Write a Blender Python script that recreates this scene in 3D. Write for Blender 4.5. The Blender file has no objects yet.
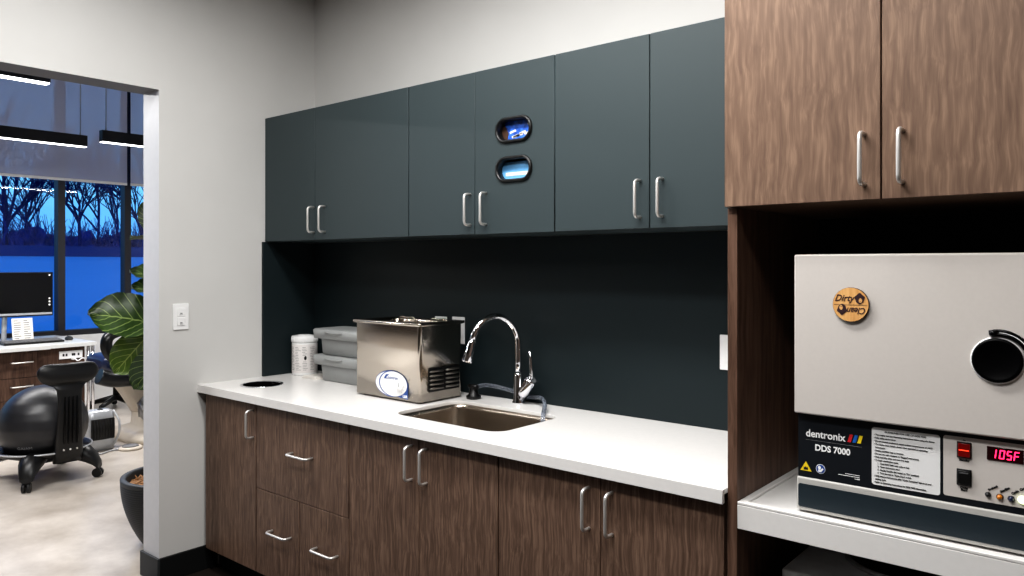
import bpy, bmesh, math, random
from mathutils import Vector, Matrix, noise
random.seed(4)
S = bpy.context.scene
COL = S.collection
PI = math.pi

# ------------------------------------------------------------------ materials
def lin(c):
    return tuple(((x/255)/12.92 if x/255 <= .04045 else ((x/255+.055)/1.055)**2.4) for x in c[:3]) + (1,)

def nt(name):
    m = bpy.data.materials.new(name); m.use_nodes = True
    t = m.node_tree
    return m, t, t.nodes['Principled BSDF']

def mat(name, c, rough=.5, metal=0, var=.06, scale=30, bump=0, spec=.5, emit=None, es=0, coat=0, trans=0):
    """plain surface with a faint procedural mottling"""
    m, t, b = nt(name)
    N = t.nodes
    tc = N.new('ShaderNodeTexCoord'); no = N.new('ShaderNodeTexNoise')
    no.inputs['Scale'].default_value = scale; no.inputs['Detail'].default_value = 3
    t.links.new(tc.outputs['Object'], no.inputs['Vector'])
    r = N.new('ShaderNodeValToRGB')
    a = lin(c)
    r.color_ramp.elements[0].position = .3; r.color_ramp.elements[1].position = .7
    r.color_ramp.elements[0].color = tuple(x*(1-var) for x in a[:3]) + (1,)
    r.color_ramp.elements[1].color = tuple(min(1, x*(1+var)) for x in a[:3]) + (1,)
    t.links.new(no.outputs['Fac'], r.inputs['Fac'])
    t.links.new(r.outputs['Color'], b.inputs['Base Color'])
    b.inputs['Roughness'].default_value = rough; b.inputs['Metallic'].default_value = metal
    b.inputs['Specular IOR Level'].default_value = spec
    b.inputs['Coat Weight'].default_value = coat
    if trans: b.inputs['Transmission Weight'].default_value = trans
    if emit:
        b.inputs['Emission Color'].default_value = lin(emit); b.inputs['Emission Strength'].default_value = es
    if bump:
        bp = N.new('ShaderNodeBump'); bp.inputs['Strength'].default_value = bump; bp.inputs['Distance'].default_value = .002
        t.links.new(no.outputs['Fac'], bp.inputs['Height']); t.links.new(bp.outputs['Normal'], b.inputs['Normal'])
    return m

def wood(name, dark, mid, light, sx=62, sz=7.5, rough=.45, horiz=False):
    m, t, b = nt(name); N = t.nodes; L = t.links
    tc = N.new('ShaderNodeTexCoord')
    # gentle sideways waver along the grain
    mp0 = N.new('ShaderNodeMapping'); mp0.inputs['Scale'].default_value = (9, 9, 9)
    wn = N.new('ShaderNodeTexNoise'); wn.inputs['Scale'].default_value = 1; wn.inputs['Detail'].default_value = 1
    L.new(tc.outputs['Object'], mp0.inputs['Vector']); L.new(mp0.outputs['Vector'], wn.inputs['Vector'])
    sub = N.new('ShaderNodeVectorMath'); sub.operation = 'SUBTRACT'; sub.inputs[1].default_value = (.5, .5, .5)
    L.new(wn.outputs['Color'], sub.inputs[0])
    sc = N.new('ShaderNodeVectorMath'); sc.operation = 'SCALE'; sc.inputs['Scale'].default_value = .022
    L.new(sub.outputs['Vector'], sc.inputs[0])
    ad = N.new('ShaderNodeVectorMath'); ad.operation = 'ADD'
    L.new(tc.outputs['Object'], ad.inputs[0]); L.new(sc.outputs['Vector'], ad.inputs[1])
    mp = N.new('ShaderNodeMapping'); mp.inputs['Scale'].default_value = (sx, sx, sz)
    L.new(ad.outputs['Vector'], mp.inputs['Vector'])
    n1 = N.new('ShaderNodeTexNoise'); n1.inputs['Scale'].default_value = 1; n1.inputs['Detail'].default_value = 2.2
    n1.inputs['Roughness'].default_value = .45
    L.new(mp.outputs['Vector'], n1.inputs['Vector'])
    mp2 = N.new('ShaderNodeMapping'); mp2.inputs['Scale'].default_value = (sx*5, sx*5, sz*.8)
    L.new(ad.outputs['Vector'], mp2.inputs['Vector'])
    n2 = N.new('ShaderNodeTexNoise'); n2.inputs['Scale'].default_value = 1; n2.inputs['Detail'].default_value = 2
    L.new(mp2.outputs['Vector'], n2.inputs['Vector'])
    mx = N.new('ShaderNodeMix'); mx.data_type = 'FLOAT'; mx.inputs[0].default_value = .3
    L.new(n1.outputs['Fac'], mx.inputs[2]); L.new(n2.outputs['Fac'], mx.inputs[3])
    r = N.new('ShaderNodeValToRGB'); e = r.color_ramp.elements
    e[0].position = .33; e[0].color = lin(dark); e[1].position = .68; e[1].color = lin(light)
    k = e.new(.5); k.color = lin(mid)
    L.new(mx.outputs[0], r.inputs['Fac']); L.new(r.outputs['Color'], b.inputs['Base Color'])
    b.inputs['Roughness'].default_value = rough
    b.inputs['Specular IOR Level'].default_value = .25
    return m

def steel(name, c, rough=.28, aniso=(1, 1, 90), var=.12):
    m, t, b = nt(name); N = t.nodes; L = t.links
    tc = N.new('ShaderNodeTexCoord'); mp = N.new('ShaderNodeMapping'); mp.inputs['Scale'].default_value = aniso
    L.new(tc.outputs['Object'], mp.inputs['Vector'])
    n = N.new('ShaderNodeTexNoise'); n.inputs['Scale'].default_value = 4; n.inputs['Detail'].default_value = 3
    L.new(mp.outputs['Vector'], n.inputs['Vector'])
    r = N.new('ShaderNodeMapRange'); r.inputs['To Min'].default_value = rough-.06; r.inputs['To Max'].default_value = rough+.08
    L.new(n.outputs['Fac'], r.inputs['Value']); L.new(r.outputs['Result'], b.inputs['Roughness'])
    cr = N.new('ShaderNodeValToRGB'); a = lin(c)
    cr.color_ramp.elements[0].color = tuple(x*(1-var) for x in a[:3])+(1,); cr.color_ramp.elements[1].color = tuple(min(1, x*(1+var)) for x in a[:3])+(1,)
    L.new(n.outputs['Fac'], cr.inputs['Fac']); L.new(cr.outputs['Color'], b.inputs['Base Color'])
    b.inputs['Metallic'].default_value = 1
    return m

def emis(name, c, s):
    m, t, b = nt(name)
    b.inputs['Base Color'].default_value = lin(c)
    b.inputs['Emission Color'].default_value = lin(c); b.inputs['Emission Strength'].default_value = s
    return m

M = {}
M['wall'] = mat('painted_wall', (205, 204, 202), .85, var=.02, scale=3)
M['ceil'] = mat('ceiling_paint', (225, 224, 222), .9, var=.01)
M['darkwall'] = mat('brown_grey_wall', (92, 82, 74), .8, var=.02, scale=3)
M['soffit'] = mat('soffit_shade_paint', (128, 128, 130), .7, var=.02)  # header underside: its shade is put into a darker grey
M['jamb'] = mat('jamb_paint', (200, 200, 203), .5, var=.02)
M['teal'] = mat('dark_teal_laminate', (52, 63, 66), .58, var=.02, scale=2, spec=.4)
M['tealback'] = mat('shade_darkened_teal', (27, 37, 40), .5, var=.02, scale=2, spec=.3)  # teal darkened further to deepen the shade below the wall cabinets
M['tealin'] = mat('cabinet_interior', (24, 26, 27), .8)
M['woodU'] = wood('walnut_upper', (107, 86, 73), (121, 98, 83), (144, 119, 101), sx=112, sz=9)
M['woodB'] = wood('walnut_base', (86, 67, 56), (108, 86, 73), (140, 114, 97), sx=150, sz=6.5)
M['woodD'] = wood('walnut_divider', (76, 56, 46), (100, 76, 63), (120, 94, 80), sx=60, sz=3)
M['woodF'] = wood('walnut_desk', (58, 42, 35), (80, 60, 50), (98, 76, 64), sx=70, sz=4)
M['darkfloor'] = mat('dark_brown_floor', (34, 27, 23), .5, var=.15, scale=6)  # inner floor, darker and browner than the concrete
M['quartz'] = mat('white_quartz', (236, 234, 232), .22, var=.015, scale=60)
M['steel'] = steel('brushed_steel', (178, 170, 160), .17, (1, 1, 60), .03)
M['steelV'] = steel('brushed_steel_side', (150, 146, 140), .3)
M['sink'] = mat('sink_steel', (186, 175, 162), .27, 1, var=.02)
M['chrome'] = mat('chrome', (225, 226, 230), .06, 1, var=.01)
M['nickel'] = mat('satin_nickel', (222, 220, 217), .42, .75, var=.03)
M['black'] = mat('black_plastic', (14, 14, 15), .38, var=.1)
M['blackg'] = mat('black_gloss', (5, 5, 6), .2, var=.05, spec=.25)
M['glassb'] = mat('dark_round_glass', (4, 4, 5), .35, var=.05, spec=.12)
M['blackm'] = mat('black_matte', (9, 9, 9), .85, var=.1, spec=.1)
M['kick'] = mat('black_cove_base', (16, 17, 18), .6, spec=.3)
M['base'] = mat('charcoal_rubber_base', (44, 46, 48), .6)
M['white'] = mat('white_plastic', (238, 238, 238), .4, var=.01)
M['offwhite'] = mat('furnace_enamel', (206, 200, 195), .45, var=.012, scale=120)
M['casing'] = mat('furnace_casing', (190, 188, 184), .4, var=.01)
M['navy'] = mat('navy_print', (12, 18, 26), .5, var=.03)
M['strip'] = mat('teal_grey_strip', (30, 43, 51), .5, var=.03)
M['ink'] = mat('black_ink', (18, 18, 20), .7)
M['inkw'] = mat('white_ink_glow', (238, 238, 238), .6, emit=(238, 238, 238), es=.05)  # white print also given a faint glow of its own
M['inkgrey'] = mat('grey_ink', (120, 120, 122), .7)
M['red'] = mat('red_print', (215, 40, 50), .5)
M['blue'] = mat('blue_print', (30, 105, 190), .5)
M['yellow'] = mat('yellow_print', (245, 215, 40), .5)
M['navyblue'] = mat('logo_blue', (35, 75, 150), .45)
M['devw'] = mat('device_white', (226, 228, 230), .35)
M['dispb'] = mat('display_window', (40, 3, 8), .2)
M['dig'] = emis('red_led_digit', (255, 40, 90), 3.5)
M['rockred'] = mat('lit_red_rocker', (84, 5, 5), .25, emit=(255, 20, 10), es=.05)
M['rockline'] = emis('rocker_glow', (255, 70, 40), 1.6)
M['amber'] = mat('amber_led', (200, 120, 30), .15, coat=.5)
M['bluel'] = mat('blue_led', (30, 38, 66), .15, coat=.5)
M['greenl'] = emis('lit_green_led', (235, 250, 200), 2.0)
M['bamboo'] = wood('bamboo', (205, 150, 90), (222, 170, 108), (235, 188, 128), sx=70, sz=8, rough=.5)
M['bark'] = mat('burnt_edge', (70, 45, 30), .7)
M['burn'] = mat('burnt_engraving', (52, 24, 30), .8)
M['tub'] = mat('grey_polypropylene', (150, 152, 152), .38, var=.02)
M['tublid'] = mat('grey_tub_lid', (160, 162, 162), .36, var=.02)
M['paper'] = mat('white_paper', (232, 228, 222), .8, var=.02)
M['label'] = mat('canister_label', (226, 222, 220), .5, var=.02)
M['glove'] = mat('blue_glove_box', (110, 180, 240), .5, var=.25, scale=22)
M['glove2'] = mat('patterned_glove_box', (50, 105, 225), .4, var=.6, scale=60)
M['hose'] = mat('clear_blue_tubing', (200, 208, 222), .1, trans=.85)
M['concrete'] = None
M['alum'] = mat('black_aluminium', (22, 24, 30), .45, var=.05)
M['mull'] = mat('dark_window_frame', (40, 40, 46), .5, var=.05)
M['glow'] = emis('pendant_diffuser', (255, 255, 255), 4)
M['desktop'] = mat('desk_laminate', (214, 214, 212), .35, var=.03)
M['dedge'] = mat('desk_edge', (150, 148, 144), .5)
M['screen'] = mat('dark_screen', (5, 5, 7), .15)
M['silver'] = mat('silver_plastic', (185, 187, 190), .35, .3)
M['ball'] = mat('grey_vinyl_ball', (34, 34, 37), .38, var=.08, scale=8)
M['vinyl'] = mat('navy_vinyl', (34, 44, 74), .3, var=.05)
M['vinylb'] = mat('black_vinyl', (12, 13, 16), .3, var=.05)
M['beige'] = mat('beige_shell', (214, 204, 190), .4, var=.02)
M['trunk'] = mat('plant_trunk', (80, 62, 44), .8, var=.2)
M['mulch'] = mat('wood_mulch', (150, 112, 76), .9, var=.5, scale=90, bump=1)
M['pot'] = mat('ribbed_black_pot', (38, 40, 43), .5, var=.15, scale=14)
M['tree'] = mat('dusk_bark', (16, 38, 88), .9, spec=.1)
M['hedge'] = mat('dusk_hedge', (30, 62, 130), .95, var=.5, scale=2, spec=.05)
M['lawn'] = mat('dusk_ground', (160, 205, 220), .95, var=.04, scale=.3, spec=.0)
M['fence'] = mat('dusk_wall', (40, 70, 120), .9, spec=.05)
M['wire'] = mat('galvanised_wire', (170, 170, 170), .3, 1)

def concrete():
    m, t, b = nt('polished_concrete'); N = t.nodes; L = t.links
    tc = N.new('ShaderNodeTexCoord')
    n = N.new('ShaderNodeTexNoise'); n.inputs['Scale'].default_value = 1.6; n.inputs['Detail'].default_value = 8; n.inputs['Roughness'].default_value = .65
    L.new(tc.outputs['Object'], n.inputs['Vector'])
    r = N.new('ShaderNodeValToRGB'); e = r.color_ramp.elements
    e[0].position = .3; e[0].color = lin((156, 146, 135)); e[1].position = .68; e[1].color = lin((212, 204, 195))
    L.new(n.outputs['Fac'], r.inputs['Fac']); L.new(r.outputs['Color'], b.inputs['Base Color'])
    rr = N.new('ShaderNodeMapRange'); rr.inputs['To Min'].default_value = .2; rr.inputs['To Max'].default_value = .45
    L.new(n.outputs['Fac'], rr.inputs['Value']); L.new(rr.outputs['Result'], b.inputs['Roughness'])
    return m
M['concrete'] = concrete()

def glass():
    m = bpy.data.materials.new('window_glass'); m.use_nodes = True; t = m.node_tree; N = t.nodes; L = t.links
    N.remove(N['Principled BSDF']); out = N['Material Output']
    tr = N.new('ShaderNodeBsdfTransparent'); tr.inputs['Color'].default_value = (.9, .95, 1, 1)
    gl = N.new('ShaderNodeBsdfGlossy'); gl.inputs['Roughness'].default_value = .02
    fr = N.new('ShaderNodeFresnel'); fr.inputs['IOR'].default_value = 1.45
    mx = N.new('ShaderNodeMixShader')
    L.new(fr.outputs['Fac'], mx.inputs[0]); L.new(tr.outputs[0], mx.inputs[1]); L.new(gl.outputs[0], mx.inputs[2])
    L.new(mx.outputs[0], out.inputs['Surface'])
    return m
M['glass'] = glass()

def shade_fabric():
    m, t, b = nt('roller_shade_mesh'); N = t.nodes; L = t.links
    tc = N.new('ShaderNodeTexCoord'); wv = N.new('ShaderNodeTexWave'); wv.inputs['Scale'].default_value = 90; wv.bands_direction = 'Z'
    L.new(tc.outputs['Object'], wv.inputs['Vector'])
    r = N.new('ShaderNodeValToRGB'); r.color_ramp.elements[0].color = lin((206, 212, 236)); r.color_ramp.elements[1].color = lin((214, 220, 243))
    L.new(wv.outputs['Fac'], r.inputs['Fac']); L.new(r.outputs['Color'], b.inputs['Base Color'])
    b.inputs['Roughness'].default_value = .9; b.inputs['Specular IOR Level'].default_value = .1
    tr = N.new('ShaderNodeBsdfTransparent'); tr.inputs['Color'].default_value = (.75, .8, .9, 1)
    mx = N.new('ShaderNodeMixShader'); mx.inputs[0].default_value = .34
    L.new(b.outputs[0], mx.inputs[1]); L.new(tr.outputs[0], mx.inputs[2]); L.new(mx.outputs[0], N['Material Output'].inputs['Surface'])
    return m
M['shade'] = shade_fabric()

def leafmat(name, dark, light, vein):
    m, t, b = nt(name); N = t.nodes; L = t.links
    uv = N.new('ShaderNodeUVMap'); sp = N.new('ShaderNodeSeparateXYZ'); L.new(uv.outputs['UV'], sp.inputs[0])
    def mth(op, a, c=None):
        n = N.new('ShaderNodeMath'); n.operation = op
        for i, x in enumerate((a, c)):
            if x is None: continue
            if isinstance(x, (int, float)): n.inputs[i].default_value = x
            else: L.new(x, n.inputs[i])
        return n.outputs[0]
    v = mth('ABSOLUTE', mth('SUBTRACT', sp.outputs[1], .5))
    s = mth('SUBTRACT', sp.outputs[0], mth('MULTIPLY', v, .75))
    fr = mth('ABSOLUTE', mth('SUBTRACT', mth('FRACT', mth('MULTIPLY', s, 6.5)), .5))
    side = mth('LESS_THAN', fr, .05)
    midl = mth('LESS_THAN', v, .014)
    vv = mth('MAXIMUM', side, midl)
    no = N.new('ShaderNodeTexNoise'); no.inputs['Scale'].default_value = 12
    L.new(uv.outputs['UV'], no.inputs['Vector'])
    r = N.new('ShaderNodeValToRGB'); r.color_ramp.elements[0].color = lin(dark); r.color_ramp.elements[1].color = lin(light)
    L.new(no.outputs['Fac'], r.inputs['Fac'])
    mx = N.new('ShaderNodeMix'); mx.data_type = 'RGBA'
    L.new(mth('MULTIPLY', vv, .75), mx.inputs[0]); L.new(r.outputs['Color'], mx.inputs[6]); mx.inputs[7].default_value = lin(vein)
    L.new(mx.outputs[2], b.inputs['Base Color'])
    b.inputs['Roughness'].default_value = .32
    return m
M['leaf'] = leafmat('fig_leaf', (24, 42, 16), (52, 76, 28), (128, 146, 84))
M['leafp'] = leafmat('fig_leaf_pale', (52, 76, 26), (92, 116, 46), (160, 172, 100))

# ------------------------------------------------------------------ mesh helpers
class B:
    def __init__(s, mats=('white',)):
        s.bm = bmesh.new(); s.mats = [mats] if isinstance(mats, str) else list(mats)
        s.uv = None
    def _fin(s, faces, mi, smooth=False):
        for f in faces: f.material_index = mi; f.smooth = smooth
    def box(s, x0, x1, y0, y1, z0, z1, mi=0, bev=0, seg=2):
        r = bmesh.ops.create_cube(s.bm, size=1)
        vs = r['verts']
        for v in vs:
            v.co = Vector((x0+(v.co.x+.5)*(x1-x0), y0+(v.co.y+.5)*(y1-y0), z0+(v.co.z+.5)*(z1-z0)))
        fs = set(f for v in vs for f in v.link_faces)
        s._fin(fs, mi)
        if bev:
            es = list(set(e for v in vs for e in v.link_edges))
            r = bmesh.ops.bevel(s.bm, geom=es, offset=bev, segments=seg, profile=.5, affect='EDGES')
            s._fin(r['faces'], mi, True)
        return s
    def loft(s, rings, mi=0, cap=(True, True), smooth=True, closed=True):
        L = [[s.bm.verts.new(p) for p in r] for r in rings]
        n = len(L[0]); fs = []
        for a, b in zip(L[:-1], L[1:]):
            for i in range(n if closed else n-1):
                j = (i+1) % n
                fs.append(s.bm.faces.new((a[i], a[j], b[j], b[i])))
        s._fin(fs, mi, smooth)
        caps = []
        if cap[0]: caps.append(s.bm.faces.new(L[0][::-1]))
        if cap[1]: caps.append(s.bm.faces.new(L[-1]))
        s._fin(caps, mi, False)
        return s
    def tube(s, pts, r, seg=10, mi=0, cap=True, flat=1.0):
        pts = [Vector(p) for p in pts]; n = len(pts)
        rr = list(r) if isinstance(r, (list, tuple)) else [r]*n
        if len(rr) != n:   # spread the given radii evenly along the path
            q = rr; rr = []
            for i in range(n):
                f = i/(n-1)*(len(q)-1); k = min(int(f), len(q)-2); rr.append(q[k]+(q[k+1]-q[k])*(f-k))
        T = [(pts[min(i+1, n-1)]-pts[max(i-1, 0)]).normalized() for i in range(n)]
        u = T[0].orthogonal().normalized(); rings = []
        for i in range(n):
            u = (u - T[i]*u.dot(T[i])).normalized(); w = T[i].cross(u)
            rings.append([pts[i]+(u*math.cos(2*PI*k/seg)+w*math.sin(2*PI*k/seg)*flat)*rr[i] for k in range(seg)])
        return s.loft(rings, mi, (cap, cap))
    def lathe(s, prof, c=(0, 0, 0), axis='z', seg=32, mi=0, cap=(True, True)):
        c = Vector(c); rings = []
        for r, h in prof:
            ring = []
            for k in range(seg):
                a = 2*PI*k/seg; x, y = r*math.cos(a), r*math.sin(a)
                p = {'z': (x, y, h), 'y': (x, h, -y), 'x': (h, x, y)}[axis]
                ring.append(c+Vector(p))
            rings.append(ring)
        return s.loft(rings, mi, cap)
    def cyl(s, c, r, h, axis='z', seg=24, mi=0):
        return s.lathe([(r, 0), (r, h)], c, axis, seg, mi)
    def ball(s, c, r, mi=0, seg=24, sc=(1, 1, 1)):
        res = bmesh.ops.create_uvsphere(s.bm, u_segments=seg, v_segments=seg//2, radius=1)
        for v in res['verts']: v.co = Vector((c[0]+v.co.x*r*sc[0], c[1]+v.co.y*r*sc[1], c[2]+v.co.z*r*sc[2]))
        s._fin(set(f for v in res['verts'] for f in v.link_faces), mi, True)
        return s
    def poly(s, pts, thick, mi=0, d=(0, -1, 0)):
        """flat polygon extruded along d"""
        d = Vector(d)*thick
        a = [s.bm.verts.new(p) for p in pts]; b = [s.bm.verts.new(Vector(p)+d) for p in pts]
        n = len(a); fs = [s.bm.faces.new(a), s.bm.faces.new(b[::-1])]
        for i in range(n): fs.append(s.bm.faces.new((a[i], b[i], b[(i+1) % n], a[(i+1) % n])))
        s._fin(fs, mi); return s
    def build(s, name, parent=None, label=None, recalc=True):
        if recalc: bmesh.ops.recalc_face_normals(s.bm, faces=s.bm.faces)
        me = bpy.data.meshes.new(name); s.bm.to_mesh(me); s.bm.free()
        for k in s.mats: me.materials.append(M[k])
        return link(name, me, parent, label)

def link(name, me, parent=None, label=None):
    o = bpy.data.objects.new(name, me); COL.objects.link(o)
    if parent is not None:
        o.parent = parent
        if parent.type == 'EMPTY': o.matrix_parent_inverse = Matrix.Translation(-parent.location)
    if label: o['label'] = label
    return o

def tag(o, label, cat, group=None):
    o['label'] = label; o['category'] = cat
    if group: o['group'] = group
    return o
def thing(name, label, cat, loc=(0, 0, 0), group=None):
    o = bpy.data.objects.new(name, None); COL.objects.link(o); o.location = loc; o.empty_display_size = .05
    return tag(o, label, cat, group)
def struct(o):
    o['kind'] = 'structure'; return o

def rrect(cx, cy, w, d, r, z, n=6):
    P = []
    for sx, sy, a0 in ((1, 1, 0), (-1, 1, 90), (-1, -1, 180), (1, -1, 270)):
        for k in range(n+1):
            a = math.radians(a0+90*k/n)
            P.append((cx+sx*(w/2-r)+r*math.cos(a), cy+sy*(d/2-r)+r*math.sin(a), z))
    return P
def xz(P, y):  # turn an xy ring (x,y,·) into the x-z plane at depth y
    return [(p[0], y, p[1]) for p in P]

def sheet(name, outer, holes, thick, m, to, parent=None, label=None, bev=0):
    """flat slab with holes (outline in 2D), extruded; `to` maps (x,y,z) to world"""
    cu = bpy.data.curves.new(name, 'CURVE'); cu.dimensions = '2D'; cu.fill_mode = 'BOTH'
    cu.extrude = thick/2-bev; cu.bevel_depth = bev; cu.bevel_resolution = 2
    if bev: cu.offset = -bev
    for ring in [outer]+holes:
        sp = cu.splines.new('POLY'); sp.points.add(len(ring)-1); sp.use_cyclic_u = True
        for p, q in zip(sp.points, ring): p.co = (q[0], q[1], 0, 1)
    me = cu2mesh(cu)
    for v in me.vertices: v.co = to(v.co)
    bm = bmesh.new(); bm.from_mesh(me); bmesh.ops.remove_doubles(bm, verts=bm.verts, dist=1e-5)
    bmesh.ops.recalc_face_normals(bm, faces=bm.faces); bm.to_mesh(me); bm.free()
    me.materials.clear(); me.materials.append(M[m])
    return link(name, me, parent, label)

def cu2mesh(cu):
    o = bpy.data.objects.new('tmp_curve', cu); COL.objects.link(o)
    dg = bpy.context.evaluated_depsgraph_get(); dg.update()
    me = bpy.data.meshes.new_from_object(o.evaluated_get(dg))
    bpy.data.objects.remove(o); bpy.data.curves.remove(cu)
    return me

def text(name, s, x, y, z, size, m, parent=None, align='LEFT', rot=0, shear=0, ext=.0004, width=1.0, bold=0, axis='y', spacing=1.0):
    """lettering on a face looking towards -y (or +x)"""
    cu = bpy.data.curves.new(name, 'FONT'); cu.body = s; cu.size = size; cu.extrude = ext; cu.align_x = align
    cu.shear = shear; cu.offset = bold; cu.space_line = spacing; cu.resolution_u = 3
    me = cu2mesh(cu)
    c, sn = math.cos(rot), math.sin(rot)
    for v in me.vertices:
        a, b, d = v.co.x*width, v.co.y, v.co.z
        a, b = a*c-b*sn, a*sn+b*c
        v.co = (x+a, y-d, z+b) if axis == 'y' else (x+d, y+a, z+b)
    me.name = name; me.materials.clear(); me.materials.append(M[m])
    return link(name, me, parent)

def dup(root, loc, label=None, name=None):
    r = root.copy(); COL.objects.link(r); r.location = loc
    if label: r['label'] = label
    for ch in root.children:
        c = ch.copy(); COL.objects.link(c); c.parent = r
        for g in ch.children:
            d = g.copy(); COL.objects.link(d); d.parent = c
    return r

# ------------------------------------------------------------------ room shell
H3 = 3.9
b = B('concrete'); b.box(-5.35, -.1, -4.65, 2.75, -.1, 0); struct(b.build('floor'))
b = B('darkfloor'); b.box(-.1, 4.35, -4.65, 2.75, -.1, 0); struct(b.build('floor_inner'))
b = B('ceil'); b.box(-5.35, 4.35, -4.65, 2.75, H3, H3+.1); struct(b.build('ceiling'))
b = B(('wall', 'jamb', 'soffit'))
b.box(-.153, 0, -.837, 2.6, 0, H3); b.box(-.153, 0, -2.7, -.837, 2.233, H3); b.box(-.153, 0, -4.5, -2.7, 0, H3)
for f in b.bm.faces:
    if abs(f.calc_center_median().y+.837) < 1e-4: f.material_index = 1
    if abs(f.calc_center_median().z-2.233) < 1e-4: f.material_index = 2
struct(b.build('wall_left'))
b = B('wall'); b.box(0, 4.2, 0, .14, 0, H3); struct(b.build('wall_back'))
b = B('darkwall'); b.box(4.2, 4.34, -4.5, .14, 0, H3); struct(b.build('wall_right'))
b = B('darkwall'); b.box(-5.2, 4.34, -4.64, -4.5, 0, H3); struct(b.build('wall_front'))
b = B('wall'); b.box(-5.2, -.153, 2.6, 2.74, 0, H3); struct(b.build('wall_far'))
b = B('white'); b.box(-5.34, -5.2, -4.5, 2.6, 0, .705); b.box(-5.34, -5.2, -4.5, 2.6, 3.72, H3); struct(b.build('wall_window'))
b = B('base')
b.box(-.165, .012, -.849, -.837, 0, .113, bev=.003); b.box(-.165, -.153, -.837, 2.6, 0, .113, bev=.003)
struct(b.build('baseboard_left'))
b = B('kick'); b.box(0, .012, -.8369, -.56, 0, .113, bev=.003); struct(b.build('baseboard_inner'))

# windows of the far room
win = thing('window_1', 'dark framed window wall looking out on bare trees at dusk', 'window', (-5.27, 0, .7)); win['kind'] = 'structure'
b = B('mull')
ys = [-4.07+.667*k for k in range(10)]
for y in ys: b.box(-5.31, -5.2, y-.034, y+.034, .76, 3.68)
b.box(-5.31, -5.2, -4.5, 2.6, .705, .76); b.box(-5.31, -5.2, -4.5, 2.6, 3.68, 3.72)
b.build('window_frame', win)
yy = [-4.5]+ys+[2.6]
for a, c in zip(yy[:-1], yy[1:]):
    b = B('glass'); b.box(-5.266, -5.26, a+.034, c-.034, .76, 3.68); b.build('pane', win)

# ------------------------------------------------------------------ teal wall
bs = thing('backsplash', 'dark teal laminate backsplash and side panel between counter and teal wall cabinets', 'backsplash', (1.3, 0, .88))
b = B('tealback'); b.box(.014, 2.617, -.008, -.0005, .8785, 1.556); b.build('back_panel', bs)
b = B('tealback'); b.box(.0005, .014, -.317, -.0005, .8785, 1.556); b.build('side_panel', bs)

# ------------------------------------------------------------------ cabinet handles
def bow(p, length, proj, r=.0048, vert=True, n=5, rc=.014):
    """U-shaped bar pull: feet at y=p.y, bar at y-proj"""
    x, y, z = p; P = []
    h = length/2
    prof = [(-h, 0), (-h, -(proj-rc))]
    for k in range(1, n+1):
        a = PI/2*k/n; prof.append((-h+rc-rc*math.cos(a), -(proj-rc)-rc*math.sin(a)))
    prof += [(-q[0], q[1]) for q in prof[::-1]]
    for s, d in prof: P.append((x, y+d, z+s) if vert else (x+s, y+d, z))
    return P
def handle(x, y, z, parent, vert=True, length=.118, proj=.036):
    b = B('nickel'); b.tube(bow((x, y, z), length, proj, .0052, vert), .0052, 10)
    return b.build('handle', parent)

def carcass(x0, x1, yf, yb, z0, z1, m, parent, top=True, t=.016, min_='tealin'):
    b = B((m, min_))
    b.box(x0, x0+t, yf, yb, z0, z1); b.box(x1-t, x1, yf, yb, z0, z1)
    b.box(x0+t, x1-t, yf, yb, z0, z0+t)
    if top: b.box(x0+t, x1-t, yf, yb, z1-t, z1)
    b.box(x0+t, x1-t, yb-.008, yb, z0+t, z1-t, mi=1)
    return b.build('carcass', parent)
G = .0016
def door(x0, x1, y0, y1, z0, z1, m, parent, name='door'):
    b = B(m); b.box(x0+G, x1-G, y0, y1, z0, z1, bev=.0012, seg=1); return b.build(name, parent)

# ------------------------------------------------------------------ teal wall cabinets
ZU0, ZU1 = 1.558, 2.181
labels = ['dark teal wall cabinet in the corner, furthest left, with one narrow and one wide door',
          'middle dark teal wall cabinet whose right door has two oval glove openings',
          'dark teal wall cabinet beside the tall wood cabinet, above the empty counter end']
spec = [(.004, .425, 1.072, (.418, .503)), (1.074, 1.448, 1.828, (1.425, 1.507)), (1.830, 2.208, 2.587, (2.174, 2.255))]
for i, (xa, xm, xb, hx) in enumerate(spec):
    t = thing('wall_cabinet', labels[i], 'cabinet', ((xa+xb)/2, -.15, ZU0), 'teal wall cabinets')
    carcass(xa, xb, -.2805, -.0005, ZU0, ZU1, 'teal', t)
    d1 = door(xa, xm, -.301, -.281, ZU0, ZU1, 'teal', t)
    if i == 1:
        outer = [(xm+G, ZU0), (xb-G, ZU0), (xb-G, ZU1), (xm+G, ZU1)]
        holes = []
        for zc in (1.939, 1.794):
            holes.append([(p[0], p[1]) for p in rrect(1.643, zc, .15, .074, .0368, 0, 8)])
        d2 = sheet('door', outer, holes, .02, 'teal', lambda c: Vector((c.x, -.291+c.z, c.y)), t, 'teal door with two oval glove openings')
        for zc in (1.939, 1.794):
            b = B('black'); R = []
            for w, h, y in ((.148, .072, -.2807), (.148, .072, -.305), (.154, .078, -.311), (.168, .090, -.311), (.174, .096, -.305), (.174, .096, -.3012)):
                R.append(xz(rrect(1.643, zc, w, h, h/2-.0005, 0, 10), y))
            b.loft(R, 0, (False, False)); b.build('oval_bezel', d2)
    else:
        d2 = door(xm, xb, -.301, -.281, ZU0, ZU1, 'teal', t)
    handle(hx[0], -.301, 1.653, d1); handle(hx[1], -.301, 1.653, d2)
b = B('teal'); b.box(2.588, 2.6165, -.30, -.0005, ZU0, ZU1); tag(b.build('filler_strip'), 'narrow dark teal filler strip between teal wall cabinet and wood cabinet', 'filler')
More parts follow.
